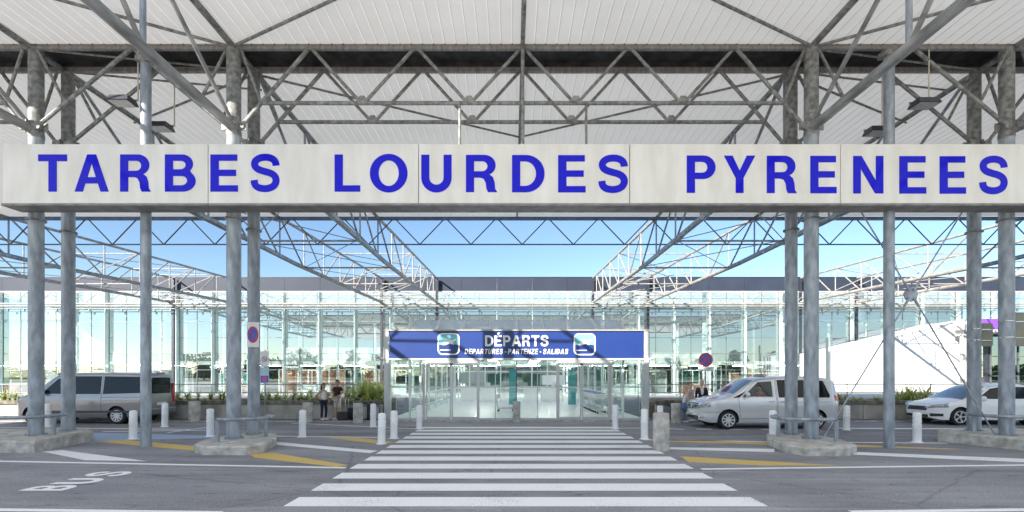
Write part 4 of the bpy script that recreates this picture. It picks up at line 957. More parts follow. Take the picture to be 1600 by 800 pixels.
zc = lambda p: H + (VY - p) / F * y
mb = MB(); mb.cyl((x, y + .05, .006), (x, y + .05, zc(555)), .028, n=10); obj('pole', mb, M['steel'], t, True)
obj('back_disc', disc(MB(), (x, y + .015, zc(562)), .31, 0, .014), M['steel'], t)
noparking(t, (x, y, zc(562)), .305, (45, -45))
mb = MB(); mb.box(x - .33, x + .33, y - .005, y + .008, zc(580), zc(573.5)); obj('plate', mb, M['white'], t)
mb = MB()
for k in range(2): mb.box(x - .26, x + .24 - .1 * k, y - .009, y - .006, zc(576.5 + 2 * k), zc(575.8 + 2 * k))
obj('small_print', mb, M['mullion'], t)
for px, py0, py1, ci, lab in ((1543, 505, 541, 7, 'olive back of a sign panel strapped to the rear right column'), (1594, 488, 541, 6, 'larger olive sign back strapped to the front column at the right edge')):
    Y = 14.6 if ci == 7 else 13.5; x, y, z = at(px, (py0 + py1) / 2, Y)
    t = thing('sign_back', lab, 'sign', (x, y, z), 'sign panels seen from behind')
    hh = (py1 - py0) / 2 * Y / F; ww = .16 if ci == 7 else .24
    rr = .06
    lp_ = arc(ww - rr, hh - rr, rr, rr, 0, 90, 5) + arc(-ww + rr, hh - rr, rr, rr, 90, 180, 5) + arc(-ww + rr, -hh + rr, rr, rr, 180, 270, 5) + arc(ww - rr, -hh + rr, rr, rr, 270, 360, 5)
    mb = MB(); mb.shape([lp_], lambda u, v, d: (x + u, y + d, z + v), 0, .03); obj('panel', mb, M['signback'], t)
    cx = cl[ci][0]; cyy = cl[ci][1]; cr = cl[ci][2]
    for zq in (z + hh * .45, z - hh * .5):
        mb = MB(); mb.lathe([(cr + .003, zq - .014), (cr + .008, zq), (cr + .003, zq + .014)], (cx, cyy, 0), 20); mb.box(cx + cr, x + ww * .6, y - .02, y - .003, zq - .012, zq + .012); obj('strap', mb, M['chrome'], t, True)
# ------------------------------------------------------------------ vehicles
def interp(P, x):
    if x <= P[0][0]: return P[0][1]
    for (a, b), (c, d) in zip(P, P[1:]):
        if x <= c: return b + (d - b) * (x - a) / (c - a)
    return P[-1][1]
class Body:
    def __init__(s, L, W, top, belt, sill, tum, crown, nose=.5, tail=.25, corner=.32, tcorner=.15):
        s.__dict__.update(locals())
        s.topf = smooth_prof(top)
    def hw(s, x):
        w = s.W / 2
        if x < s.nose: t = 1 - x / s.nose; w -= s.corner * t ** 2.4
        if x > s.L - s.tail: t = 1 - (s.L - x) / s.tail; w -= s.tcorner * t ** 2.4
        return w
    def top_(s, x): return interp(s.topf, x)
    def side(s, x, z):
        w = s.hw(x); 
        if z < s.sill + .22: w *= 1 - .07 * ((s.sill + .22 - z) / .22) ** 2
        if z > s.belt: w -= s.tum * (z - s.belt) + .03
        elif z > s.belt - .12: w -= .03 * (z - s.belt + .12) / .12
        else: w -= .012 * math.sin(max(0, min(1, (z - s.sill) / (s.belt - s.sill))) * math.pi * 2)
        return w
    def mesh(s):
        n = 90; st = [s.L * i / n for i in range(n + 1)]; st = sorted(set([0, .015, .04, .08] + st + [s.L - .015, s.L - .04]))
        ring = []; mb = MB(); K = None
        for x in st:
            e = 1.0
            if x < .1: e = .86 + .14 * (x / .1) ** .5
            if x > s.L - .06: e = .96 + .04 * ((s.L - x) / .06) ** .5
            zt = s.top_(x); zs = s.sill + (.10 * (1 - x / .3) if x < .3 else 0) + (.12 * (1 - (s.L - x) / .35) if x > s.L - .35 else 0)
            h = []
            nz = 14; r = min(.10, (zt - zs) * .25)
            ze = zt - r - s.crown * .7
            for j in range(nz + 1):
                z = zs + (ze - zs) * j / nz; h.append((s.side(x, z) * e, z))
            we = h[-1][0]
            for j in range(1, 4):
                a = j / 4 * math.pi / 2; h.append((we - r * (1 - math.cos(a)), ze + r * math.sin(a)))
            wr = we - r
            for j in range(0, 6):
                y = wr * (1 - j / 6); h.append((y, zt - s.crown * .7 * (y / wr) ** 2 if wr > 0 else zt))
            h.append((0, zt))
            full = [(0, zs)] + h
            K = len(full)
            ring.append([(x, -y, z) for y, z in full] + [(x, y, z) for y, z in full[-2:0:-1]])
        k = len(ring[0]); vs = [v for r_ in ring for v in r_]
        fs = [(i * k + j, i * k + (j + 1) % k, (i + 1) * k + (j + 1) % k, (i + 1) * k + j) for i in range(len(ring) - 1) for j in range(k)]
        fs += [tuple(range(k)), tuple(range((len(ring) - 1) * k, len(ring) * k))[::-1]]
        mb.add(vs, fs); return mb
def smooth_prof(P, it=2):
    for _ in range(it):
        Q = [P[0]]
        for a, b in zip(P, P[1:]):
            Q += [(a[0] * .78 + b[0] * .22, a[1] * .78 + b[1] * .22), (a[0] * .22 + b[0] * .78, a[1] * .22 + b[1] * .78)]
        P = Q + [P[-1]]
    return P
def boolean(o, cutter_mb):
    c = obj('cutter_tmp', cutter_mb, M['black']); m = o.modifiers.new('b', 'BOOLEAN'); m.object = c; m.operation = 'DIFFERENCE'; m.solver = 'EXACT'; m.material_mode = 'TRANSFER'
    dg = bpy.context.evaluated_depsgraph_get(); me = bpy.data.meshes.new_from_object(o.evaluated_get(dg)); o.modifiers.clear(); old = o.data; o.data = me
    me.name = old.name; bpy.data.objects.remove(c)
def sidepanel(B, poly, s, off=.008, th=.02):
    """thin panel lying on the body side (s=-1 near side); poly in (x,z)"""
    mb = MB(); P = []
    m = len(poly)
    for i in range(m):                       # densify so it follows the curve
        a, b = Vector(poly[i]), Vector(poly[(i + 1) % m]); k = max(1, int((b - a).length / .25))
        P += [tuple(a + (b - a) * q / k) for q in range(k)]
    mb.shape([P], lambda u, v, d: (u, s * (B.side(u, v) + d), v), off - th, off); return mb
def toppanel(B, xa, xb, fy0, fy1, off=.008, nx=8, ny=8, edge=.0):
    mb = MB(); vs = []
    for i in range(nx + 1):
        x = xa + (xb - xa) * i / nx; zt = B.top_(x); 
        wr = B.side(x, zt - .1 - B.crown * .7) - .1
        slope = (B.top_(x + .02) - B.top_(x - .02)) / .04; nrm = Vector((-slope, 1)).normalized()
        for j in range(ny + 1):
            f = fy0 + (fy1 - fy0) * j / ny; y = wr * f; z = zt - B.crown * .7 * f * f
            vs.append((x + nrm.x * off, y, z + nrm.y * off))
    fs = [(i * (ny + 1) + j, i * (ny + 1) + j + 1, (i + 1) * (ny + 1) + j + 1, (i + 1) * (ny + 1) + j) for i in range(nx) for j in range(ny)]
    mb.add(vs, fs); return mb
def wheel(t, x, y, s, r, w, spokes, cap=False):
    mb = MB(); k = w / 2
    mb.lathe([(r * .66, -k), (r * .94, -k), (r, -k * .7), (r, k * .7), (r * .94, k), (r * .66, k)], (x, y, r), 32, 'y'); wh = obj('wheel', mb, M['rubber'], t, True)
    yo = y + s * k * 1.02
    mb = MB(); mb.lathe([(r * .69, -.02), (r * .69, .008), (r * .62, .008), (r * .62, -.02), (r * .69, -.02)], (x, yo, r), 32, 'y', caps=False)
    for i in range(spokes):
        a = 2 * math.pi * i / spokes
        for da in ((-.09, .09) if spokes < 8 else (0,)):
            u = Vector((math.cos(a + da), 0, math.sin(a + da))); v = Vector((math.cos(a), 0, math.sin(a))); p0 = Vector((x, yo, r)) + v * r * .1; p1 = Vector((x, yo, r)) + u * r * .66
            n = Vector((-math.sin(a), 0, math.cos(a))); q = n * r * (.045 if spokes < 8 else .07); d = Vector((0, s * .016, 0)); e = Vector((0, -s * .03, 0))
            mb.add([p0 - q + d, p0 + q + d, p1 + q + d, p1 - q + d, p0 - q + e, p0 + q + e, p1 + q + e, p1 - q + e], [(0, 1, 2, 3), (4, 7, 6, 5), (0, 4, 5, 1), (1, 5, 6, 2), (2, 6, 7, 3), (3, 7, 4, 0)])
    mb.lathe([(r * .17, -.02), (r * .17, .016), (r * .1, .022)], (x, yo, r), 16, 'y') if s > 0 else mb.lathe([(r * .1, -.022), (r * .17, -.016), (r * .17, .02)], (x, yo, r), 16, 'y')
    obj('rim', mb, M['rim'], wh, True)
    mb = MB(); mb.lathe([(r * .64, -.01), (r * .64, .01)], (x, yo - s * .05, r), 24, 'y'); obj('brake_well', mb, M['black'], wh)
def vehicle(name, lab, cat, B, paint, wheels, r, spokes, windows, seams, ws, hood_seam, lamps, tails, handles, mirror, grille, extra=None, door_cut=None, trim=None):
    t = thing(name, lab, cat, (0, 0, 0))
    body = obj('body', B.mesh(), paint, t, True)
    cut = MB()
    for wx in wheels:
        for s in (-1, 1): cut.lathe([(r + .055, s * (B.W / 2 - .30)), (r + .055, s * (B.W / 2 + .1))] if s > 0 else [(r + .055, -(B.W / 2 + .1)), (r + .055, -(B.W / 2 - .30))], (wx, 0, r + .01), 28, 'y')
    boolean(body, cut)
    if door_cut:
        c2 = MB(); c2.shape([door_cut], lambda u, v, d: (u, d, v), -B.W / 2 - .1, B.W / 2 + .1); boolean(body, c2)
    for p in body.data.polygons: p.use_smooth = True
    bm = bmesh.new(); bm.from_mesh(body.data)
    for e in bm.edges:
        e.smooth = not (len(e.link_faces) == 2 and e.calc_face_angle(0) > R(35))
    bm.to_mesh(body.data); bm.free()
    for wx in wheels:
        for s in (-1, 1):
            wheel(t, wx, s * (B.W / 2 - .13), s, r, .215, spokes)
            mb = MB(); mb.lathe([(r + .045, -.01), (r + .045, .01)], (wx, s * (B.W / 2 - .288), r + .01), 24, 'y'); obj('wheel_well', mb, M['black'], t)
            L_ = arc(0, 0, r + .085, r + .085, -8, 188, 22) + arc(0, 0, r + .05, r + .05, 188, -8, 22)
            mb = MB(); mb.shape([[(wx + a, r + .01 + b) for a, b in L_]], lambda u, v, d: (u, s * (B.side(u, v) + d), v), -.01, .008); obj('arch_lip', mb, M[trim] if trim else paint, t)
    for s in (-1, 1):
        for nmw, poly, gm in windows:
            obj(nmw, sidepanel(B, poly, s), M[gm], t)
        for pth in seams:
            mb = MB(); pts = []
            for a, b in zip(pth, pth[1:]):
                k = max(1, int((Vector(b) - Vector(a)).length / .12)); pts += [tuple(Vector(a) + (Vector(b) - Vector(a)) * q / k) for q in range(k)]
            pts.append(pth[-1]); mb.tube([(u, s * (B.side(u, v) - .001), v) for u, v in pts], .0065, 4); obj('door_seam', mb, M['seam'], t)
        for hx, hz in handles:
            y = B.side(hx, hz); mb = MB(); mb.tube([(hx - .09, s * y, hz), (hx - .07, s * (y + .035), hz), (hx + .07, s * (y + .035), hz), (hx + .09, s * y, hz)], .013, 6); obj('door_handle', mb, M['black'] if trim else paint, t, True)
        mx_, mz = mirror; y = B.side(mx_, mz)
        mb = MB(); mb.ell((mx_, s * (y + .15), mz), (.06, .13, .11), 12, 8); mb.cyl((mx_ + .02, s * (y - .02), mz - .08), (mx_, s * (y + .08), mz - .04), .03, n=8); obj('mirror', mb, paint if not trim else M['black'], t, True)
        for hp in lamps: obj('headlight', sidepanel_front(B, hp, s), M['headlamp'], t, True)
        for tp in tails: obj('tail_light', sidepanel_wrap(B, tp, s), M['red_lamp'], t)
    if ws: obj('windshield', toppanel(B, ws[0], ws[1], -.97, .97), M['windshield'], t, True)
    for x0, x1, z0, z1, fy, m in grille:
        mb = MB(); n = 14; vs = []
        for j in range(n + 1):
            f = -fy + 2 * fy * j / n; yy = B.W / 2 * f
            for z in (z0, z1):
                x = front_x(B, abs(yy), z); vs.append((x - .012, yy, z))
        for j in range(n + 1):
            f = -fy + 2 * fy * j / n; yy = B.W / 2 * f
            for z in (z0, z1): vs.append((front_x(B, abs(yy), z) + .03, yy, z))
        N2 = 2 * (n + 1)
        fs = [(2 * j, 2 * j + 2, 2 * j + 3, 2 * j + 1) for j in range(n)] + [(N2 + 2 * j, N2 + 2 * j + 1, N2 + 2 * j + 3, N2 + 2 * j + 2) for j in range(n)]
        fs += [(2 * j, N2 + 2 * j, N2 + 2 * j + 2, 2 * j + 2) for j in range(n)] + [(2 * j + 1, 2 * j + 3, N2 + 2 * j + 3, N2 + 2 * j + 1) for j in range(n)] + [(0, 1, N2 + 1, N2), (2 * n, N2 + 2 * n, N2 + 2 * n + 1, 2 * n + 1)]
        mb.add(vs, fs); obj({'chrome': 'grille_bar', 'black': 'grille', 'white': 'number_plate'}[m], mb, M[m], t)
    if extra: extra(t, B)
    return t
def front_x(B, y, z):
    """x of the body front at half-width y, height z (bisection on the station functions)"""
    for i in range(0, 260):
        x = i * .008
        e = 1.0 if x > .1 else .86 + .14 * (x / .1) ** .5
        if B.side(x, z) * e >= y and B.top_(x) >= z: return x
    return 2.0
def sidepanel_front(B, hp, s):
    y0, y1, z0, z1, z2, z3 = hp          # from inner y0 to outer y1 ; inner z range z0..z1, outer z2..z3
    mb = MB(); n = 12; m = 5; vs = []
    for off in (.014, -.03):
        for j in range(n + 1):
            f = j / n; y = y0 + (y1 - y0) * f; a = z0 + (z2 - z0) * f; b = z1 + (z3 - z1) * f
            for q in range(m + 1):
                z = a + (b - a) * q / m; x = front_x(B, y, z); vs.append((x - off, s * (y + off * f), z))
    N = (n + 1) * (m + 1); fs = []
    for j in range(n):
        for q in range(m):
            a = j * (m + 1) + q; fs.append((a, a + 1, a + m + 2, a + m + 1)); fs.append((N + a, N + a + m + 1, N + a + m + 2, N + a + 1))
    for q in range(m): fs += [(q, N + q, N + q + 1, q + 1), (n * (m + 1) + q, n * (m + 1) + q + 1, N + n * (m + 1) + q + 1, N + n * (m + 1) + q)]
    for j in range(n):
        a = j * (m + 1); fs += [(a, a + m + 1, N + a + m + 1, N + a), (a + m, N + a + m, N + a + 2 * m + 1, a + 2 * m + 1)]
    mb.add(vs, fs); return mb
def sidepanel_wrap(B, tp, s):
    x0, z0, z1 = tp; mb = MB()
    xs = [x0 + (B.L - x0) * k / 5 for k in range(6)]; vs = []
    pts = [(x, B.side(x, (z0 + z1) / 2) + .01) for x in xs]; pts += [(B.L + .014, B.side(B.L, (z0 + z1) / 2) * .97), (B.L + .014, B.side(B.L, (z0 + z1) / 2) - .14)]
    for z in (z0, z1):
        for (x, y) in pts: vs.append((x, s * (y - (B.tum * max(0, z - B.belt) if z > B.belt else 0)), z))
    for z in (z0, z1):
        for (x, y) in pts: vs.append((x - .03, s * (y - .05), z))
    k = len(pts); fs = [(i, i + 1, k + i + 1, k + i) for i in range(k - 1)] + [(2 * k + i, 3 * k + i, 3 * k + i + 1, 2 * k + i + 1) for i in range(k - 1)] + [(i, 2 * k + i, 2 * k + i + 1, i + 1) for i in range(k - 1)] + [(k + i, k + i + 1, 3 * k + i + 1, 3 * k + i) for i in range(k - 1)] + [(0, k, 3 * k, 2 * k), (k - 1, 3 * k - 1, 4 * k - 1, 2 * k - 1)]
    mb.add(vs, fs); return mb
# --- silver passenger van
Bv = Body(4.98, 1.93, [(0, .62), (.03, .88), (.12, 1.0), (.55, 1.13), (1.02, 1.22), (1.15, 1.28), (1.95, 1.82), (2.2, 1.88), (2.9, 1.93), (4.2, 1.92), (4.70, 1.87), (4.86, 1.72), (4.95, 1.2), (4.98, .7)], 1.12, .24, .20, .07, .7, .3, .42, .12)
def vx(t, B):
    mb = MB(); mb.lathe([(.075, -.02), (.095, -.02), (.095, .0), (.075, .0)], (0, 0, 0), 20, 'y')
    mb.v = [(front_x(B, 0, .80) - .02 + v[1], v[0], .80 + v[2]) for v in mb.v]
    for a in (90, 210, 330):
        c = Vector((front_x(B, 0, .80) - .03, 0, .80)); d = Vector((0, math.cos(R(a)), math.sin(R(a)))) * .085
        mb.cyl(c, c + d, .012, .005, 6)
    obj('badge', mb, M['chrome'], t)
    mb = MB(); mb.prism([(2.45, -.28), (2.65, -.28), (2.65, .28), (2.45, .28)], 1.89, 1.94); mb.prism([(2.49, -.22), (2.61, -.22), (2.61, .22), (2.49, .22)], 1.941, 1.99); obj('roof_light', mb, M['steel_pale_lit'], t, bevel=.02)
    for s in (-1, 1):
        mb = MB(); mb.tube([(.9 + .5, s * .4, B.top_(1.35) + .01), (1.25, s * .12, B.top_(1.22) + .02)], .012, 5); obj('wiper', mb, M['black'], t)
        mb = MB(); mb.ell((.10, s * .72, .45), (.07, .12, .05), 12, 8); obj('fog_lamp', mb, M['chrome'], t, True)
        mb = MB(); x = 2.12; mb.box(1.35, 1.36, s * .3, s * .31, 1, 1.01)
    mb = MB(); mb.box(1.55, 1.95, -.75, .75, .75, 1.0); obj('dashboard', mb, M['black'], t)
    for s in (-1, 1):
        mb = MB(); mb.box(2.25, 2.75, s * .48 - .24, s * .48 + .24, .72, .86); mb.box(2.68, 2.85, s * .48 - .23, s * .48 + .23, .87, 1.5); mb.box(2.72, 2.83, s * .48 - .12, s * .48 + .12, 1.51, 1.72); obj('seat', mb, M['black'], t, bevel=.03)
        mb = MB(); mb.box(2.30, 2.33, s * .82, s * .84, 1.2, 1.7); obj('door_glass', mb, M['white'], t) if 0 else None
van = vehicle('passenger_van', 'silver passenger van with a driver in red, parked behind the right column pair', 'van', Bv, M['silver_paint'], [.97, 4.12], .335, 9,
    [('front_window', [(1.42, 1.15), (2.05, 1.72), (2.60, 1.76), (2.62, 1.14)], 'clearglass'), ('quarter_window', [(1.12, 1.12), (1.38, 1.14), (1.62, 1.37)], 'carglass'),
     ('middle_window', [(2.78, 1.14), (2.76, 1.77), (3.72, 1.77), (3.74, 1.14)], 'carglass'), ('rear_window', [(3.86, 1.14), (3.84, 1.77), (4.42, 1.74), (4.62, 1.20), (4.58, 1.14)], 'carglass')],
    [[(1.40, .42), (1.33, 1.12), (2.03, 1.78), (2.68, 1.80), (2.70, .40), (1.42, .38)], [(2.74, .40), (2.72, 1.80)], [(3.80, 1.80), (3.80, .60)], [(2.74, .98), (4.6, .98)], [(.14, .60), (1.3, .62)]],
    (1.20, 1.93), None, [(.50, .90, .72, .80, .80, 1.02)], [(4.80, .82, 1.22)], [(2.5, 1.0), (2.95, 1.0)], (1.62, 1.24),
    [(0, 0, .70, .92, .50, 'black'), (0, 0, .73, .755, .52, 'chrome'), (0, 0, .86, .885, .54, 'chrome'), (0, 0, .34, .46, .56, 'black'), (0, 0, .395, .41, .58, 'chrome'), (0, 0, .54, .64, .27, 'white')],
    vx, [(1.50, 1.17), (2.57, 1.17), (2.56, 1.72), (2.08, 1.69)])
van.location = (6.77, 17.72 + .965, 0)
# --- grey minibus
Bm = Body(5.40, 1.95, [(0, .60), (.03, .86), (.14, 1.02), (.45, 1.14), (.85, 1.26), (1.02, 1.36), (1.72, 1.93), (1.95, 2.02), (2.6, 2.08), (4.6, 2.08), (5.22, 2.04), (5.32, 1.92), (5.38, 1.2), (5.40, .62)], 1.18, .26, .15, .07, .7, .2, .42, .09)
def mxx(t, B):
    mb = MB(); mb.prism([(B.L - .02, -.5), (B.L + .012, -.5), (B.L + .012, .5), (B.L - .02, .5)], 1.2, 1.85); obj('back_window', mb, M['carglass'], t)
    mb = MB(); mb.box(B.L - .02, B.L + .016, -.26, .26, .72, .83); obj('number_plate', mb, M['white'], t)
    mb = MB(); mb.prism([(B.L - .02, -.9), (B.L + .07, -.8), (B.L + .07, .8), (B.L - .02, .9)], .36, .6); obj('rear_bumper', mb, M['grey_paint'], t, bevel=.03)
    mb = MB(); mb.box(1.3, 4.9, -.985, -.974, .46, .54); mb.box(1.3, 4.9, .974, .985, .46, .54); obj('side_trim', mb, M['darkmetal'], t, bevel=.003)
    mb = MB(); mb.box(B.L - .12, B.L + .03, -.14, .14, 2.0, 2.06); obj('brake_light', mb, M['red_lamp'], t)
bus = vehicle('minibus', 'grey beige long minibus parked behind the three left columns', 'minibus', Bm, M['grey_paint'], [.95, 4.30], .335, 10,
    [('front_window', [(1.30, 1.22), (1.90, 1.80), (2.30, 1.86), (2.32, 1.20)], 'carglass'), ('middle_window', [(2.44, 1.20), (2.44, 1.90), (3.62, 1.90), (3.64, 1.20)], 'carglass'), ('rear_window', [(3.74, 1.20), (3.74, 1.90), (5.14, 1.88), (5.22, 1.24)], 'carglass')],
    [[(1.36, .5), (1.20, 1.18), (1.86, 1.88), (2.36, 1.93), (2.38, .46), (1.4, .46)], [(2.42, .46), (2.40, 1.93)], [(3.69, 1.93), (3.69, .5)], [(3.69, 1.07), (5.2, 1.07)]],
    (1.06, 1.74), None, [(.48, .90, .70, .84, .84, 1.08)], [(5.26, .82, 1.62)], [(2.20, 1.04), (2.58, 1.04)], (1.42, 1.28),
    [(0, 0, .72, .84, .55, 'black'), (0, 0, .34, .5, .56, 'black'), (0, 0, .77, .79, .56, 'chrome')], mxx)
bus.location = (-19.95, 19.62 + .975, 0)
# --- white family car
Bc = Body(4.8, 1.90, [(0, .52), (.03, .72), (.12, .82), (.55, .93), (.95, 1.00), (1.2, 1.08), (2.05, 1.54), (2.4, 1.62), (3.0, 1.655), (3.8, 1.61), (4.4, 1.46), (4.62, 1.18), (4.76, .95), (4.8, .6)], .98, .21, .34, .08, .8, .3, .40, .15)
def cx_(t, B):
    mb = MB(); mb.prism([(2.35, -.22), (2.6, -.22), (2.6, .22), (2.35, .22)], 1.64, 1.69); mb.prism([(2.38, -.2), (2.57, -.2), (2.57, .2), (2.38, .2)], 1.691, 1.79); obj('roof_light', mb, M['cream'], t, bevel=.03)
    for s in (-1, 1):
        mb = MB(); mb.tube([(2.3, s * (B.side(2.3, 1.5) - .06), 1.62), (2.5, s * (B.side(2.5, 1.5) - .08), 1.66), (3.9, s * (B.side(3.9, 1.5) - .08), 1.63), (4.1, s * (B.side(4, 1.5) - .06), 1.56)], .015, 6); obj('roof_rail', mb, M['chrome'], t, True)
        obj('fog_lamp', sidepanel_front(B, (.58, .84, .33, .45, .35, .45), s), M['black'], t, True)
car = vehicle('family_car', 'white family car cut by the right edge of the photo, facing the silver van', 'car', Bc, M['white_car'], [.93, 3.78], .335, 5,
    [('front_window', [(1.62, 1.03), (2.22, 1.42), (2.72, 1.50), (2.74, 1.03)], 'carglass'), ('rear_window', [(2.84, 1.03), (2.82, 1.50), (3.66, 1.48), (3.78, 1.04)], 'carglass'), ('quarter_window', [(3.86, 1.06), (3.76, 1.46), (4.1, 1.40), (4.32, 1.16)], 'carglass')],
    [[(1.42, .4), (1.38, .98), (2.2, 1.50), (2.76, 1.55), (2.78, .34), (1.46, .34)], [(2.78, .34), (3.5, .36), (3.84, .9), (3.80, 1.5)]],
    (1.10, 2.10), None, [(.42, .92, .64, .70, .70, .86)], [(4.5, .78, .98)], [(2.5, .86), (3.5, .88)], (1.72, 1.04),
    [(0, 0, .56, .72, .48, 'black'), (0, 0, .30, .40, .55, 'black'), (0, 0, .715, .73, .49, 'chrome'), (0, 0, .43, .52, .27, 'white')], cx_)
car.location = (16.35, 19.1 + .95, 0)
# ------------------------------------------------------------------ people
def skin_mesh(name, nodes, edges, mats, parent, extra=None, sub=2, root=0):
    me = bpy.data.meshes.new(name); me.from_pydata([n[:3] for n in nodes], edges, []); o = bpy.data.objects.new(name, me); C.objects.link(o)
    s = o.modifiers.new('s', 'SKIN'); sk = me.skin_vertices[0].data if me.skin_vertices else None
    if sk is None:
        bm = bmesh.new(); bm.from_mesh(me); bm.verts.layers.skin.verify(); bm.to_mesh(me); bm.free(); sk = me.skin_vertices[0].data
    for i, n in enumerate(nodes): sk[i].radius = (n[3], n[4] if len(n) > 4 else n[3]); sk[i].use_root = (i == root)
    u = o.modifiers.new('u', 'SUBSURF'); u.levels = u.render_levels = sub
    dg = bpy.context.evaluated_depsgraph_get(); m2 = bpy.data.meshes.new_from_object(o.evaluated_get(dg)); bpy.data.objects.remove(o)
    mb = MB(); mb.add([v.co[:] for v in m2.vertices], [tuple(p.vertices) for p in m2.polygons])
    if extra: mb.v, mb.f, mb.m = mb.v + [tuple(v) for v in extra.v], mb.f + [tuple(i + len(mb.v) for i in f) for f in extra.f], mb.m + extra.m
    return obj(name, mb, mats, parent, True)
def person(lab, loc, rot, h, skin, hair, top, bottom, shoes, pose=None, longhair=False, skirtless=True, shorts=False, sleeve='short', female=False, sit=False, bulk=1.0, group=None):
    """figure faces -Y at rot 0; pose = dict of joint overrides"""
    J = dict(pel=(0, 0, .95), spi=(0, .01, 1.12), che=(0, 0, 1.30), nk=(0, .01, 1.46), hd0=(0, 0, 1.56), hd=(0, -.015, 1.66), hd1=(0, -.01, 1.73),
             shL=(-.175, .01, 1.40), elL=(-.23, .03, 1.12), wrL=(-.22, -.08, .88), shR=(.175, .01, 1.40), elR=(.23, .03, 1.12), wrR=(.22, -.08, .88),
             hiL=(-.09, 0, .90), knL=(-.10, -.015, .50), anL=(-.10, .02, .09), toL=(-.11, -.13, .045), hiR=(.09, 0, .90), knR=(.10, -.015, .50), anR=(.10, .02, .09), toR=(.11, -.13, .045))
    J.update(pose or {}); f = .9 if female else 1.0; k = h / 1.78
    if female:
        for s in ('shL', 'shR'): J[s] = (J[s][0] * .88, J[s][1], J[s][2])
    t = thing('person', lab, 'person', (0, 0, 0), group)
    rad = dict(pel=(.135, .105), spi=(.115 * f, .09), che=(.135 * f, .10), nk=(.052, .055), hd0=(.066, .082), hd=(.092, .112), hd1=(.076, .094), shL=(.055, .055), elL=(.040, .04), wrL=(.026, .03), shR=(.055, .055), elR=(.040, .04), wrR=(.026, .03),
               hiL=(.085, .085), knL=(.055, .06), anL=(.038, .042), toL=(.035, .03), hiR=(.085, .085), knR=(.055, .06), anR=(.038, .042), toR=(.035, .03))
    names = list(J); idx = {n: i for i, n in enumerate(names)}
    ed = [('pel', 'spi'), ('spi', 'che'), ('che', 'nk'), ('nk', 'hd0'), ('hd0', 'hd'), ('hd', 'hd1'), ('che', 'shL'), ('shL', 'elL'), ('elL', 'wrL'), ('che', 'shR'), ('shR', 'elR'), ('elR', 'wrR'),
          ('pel', 'hiL'), ('hiL', 'knL'), ('knL', 'anL'), ('anL', 'toL'), ('pel', 'hiR'), ('hiR', 'knR'), ('knR', 'anR'), ('anR', 'toR')]
    nodes = [(J[n][0] * k, J[n][1] * k, J[n][2] * k, rad[n][0] * k * (bulk if n in ('pel', 'spi', 'che') else 1), rad[n][1] * k) for n in names]
    ex_ = MB()
    for S_ in ('L', 'R'):                       # hands: palm, four fingers, thumb
        w = Vector(J['wr' + S_]) * k; d = (w - Vector(J['el' + S_]) * k).normalized(); side = d.cross(Vector((0, 1, 0)));
        side = side.normalized() if side.length > .2 else Vector((0, 0, 1)); nrm = d.cross(side).normalized()
        ex_.tube([w - d * .03, w + d * .03, w + d * .075, w + d * .095], [.024 * k, .034 * k, .036 * k, .028 * k], 8)
        for q, ln in ((-.024, .065), (-.008, .078), (.008, .072), (.024, .056)):
            b0 = w + d * .085 + side * q; ex_.tube([b0, b0 + d * ln * .5 + nrm * .006, b0 + d * ln * .85 + nrm * .022], [.0095, .0085, .007], 6)
        b0 = w + d * .035 - side * .026; ex_.tube([b0, b0 + d * .03 - side * .024, b0 + d * .055 - side * .026 + nrm * .01], [.011, .010, .008], 6)
    hd = Vector(J['hd']) * k
    ex_.ell((hd.x, hd.y - .100 * k, hd.z - .012), (.012, .016, .02), 8, 6)
    for s in (-1, 1): ex_.ell((hd.x + s * .078 * k, hd.y + .01, hd.z - .01), (.012, .018, .028), 8, 6)
    skin_mesh('body', nodes, [(idx[a], idx[b]) for a, b in ed], M[skin], t, ex_)
    def cloth(nm_, ns, es, m, add=.014, ends=None):
        N_ = []
        for n in ns:
            if isinstance(n, str): p = J[n]; r = rad[n]
            else: p, r = n
            b = bulk if n in ('pel', 'spi', 'che') else 1
            N_.append((p[0] * k, p[1] * k, p[2] * k, (r[0] * b + add) * k, (r[1] + add) * k))
        skin_mesh(nm_, N_, es, M[m], t)
    lerp = lambda a, b, q: tuple(Vector(J[a]) * (1 - q) + Vector(J[b]) * q)
    q = .55 if sleeve == 'short' else 1.0
    if sleeve == 'none': cloth('shirt', ['pel', 'spi', 'che', (lerp('che', 'nk', .45), (.10, .07)), ('shL' if 0 else (lerp('che', 'shL', .7), (.06, .06))), (lerp('che', 'shR', .7), (.06, .06))], [(0, 1), (1, 2), (2, 3), (2, 4), (2, 5)], top)
    else:
        ns = ['pel', 'spi', 'che', (lerp('che', 'nk', .6), (.085, .07)), 'shL', 'shR', (lerp('shL', 'elL', q), (.047, .047)), (lerp('shR', 'elR', q), (.047, .047))]; es = [(0, 1), (1, 2), (2, 3), (2, 4), (2, 5), (4, 6), (5, 7)]
        if sleeve == 'long':
            ns += [(lerp('elL', 'wrL', .9), (.032, .034)), (lerp('elR', 'wrR', .9), (.032, .034))]; es += [(6, 8), (7, 9)]
        cloth('shirt' if sleeve == 'short' else 'jacket', ns, es, top, .016)
    e = .75 if shorts else .97
    ns = ['pel', 'hiL', 'hiR']; es = [(0, 1), (0, 2)]
    if shorts: ns += [(lerp('hiL', 'knL', .95), (.075, .08)), (lerp('hiR', 'knR', .95), (.075, .08))]; es += [(1, 3), (2, 4)]
    else: ns += ['knL', 'knR', (lerp('knL', 'anL', .93), (.045, .05)), (lerp('knR', 'anR', .93), (.045, .05))]; es += [(1, 3), (2, 4), (3, 5), (4, 6)]
    cloth('shorts' if shorts else 'trousers', ns, es, bottom, .008 if female else .012)
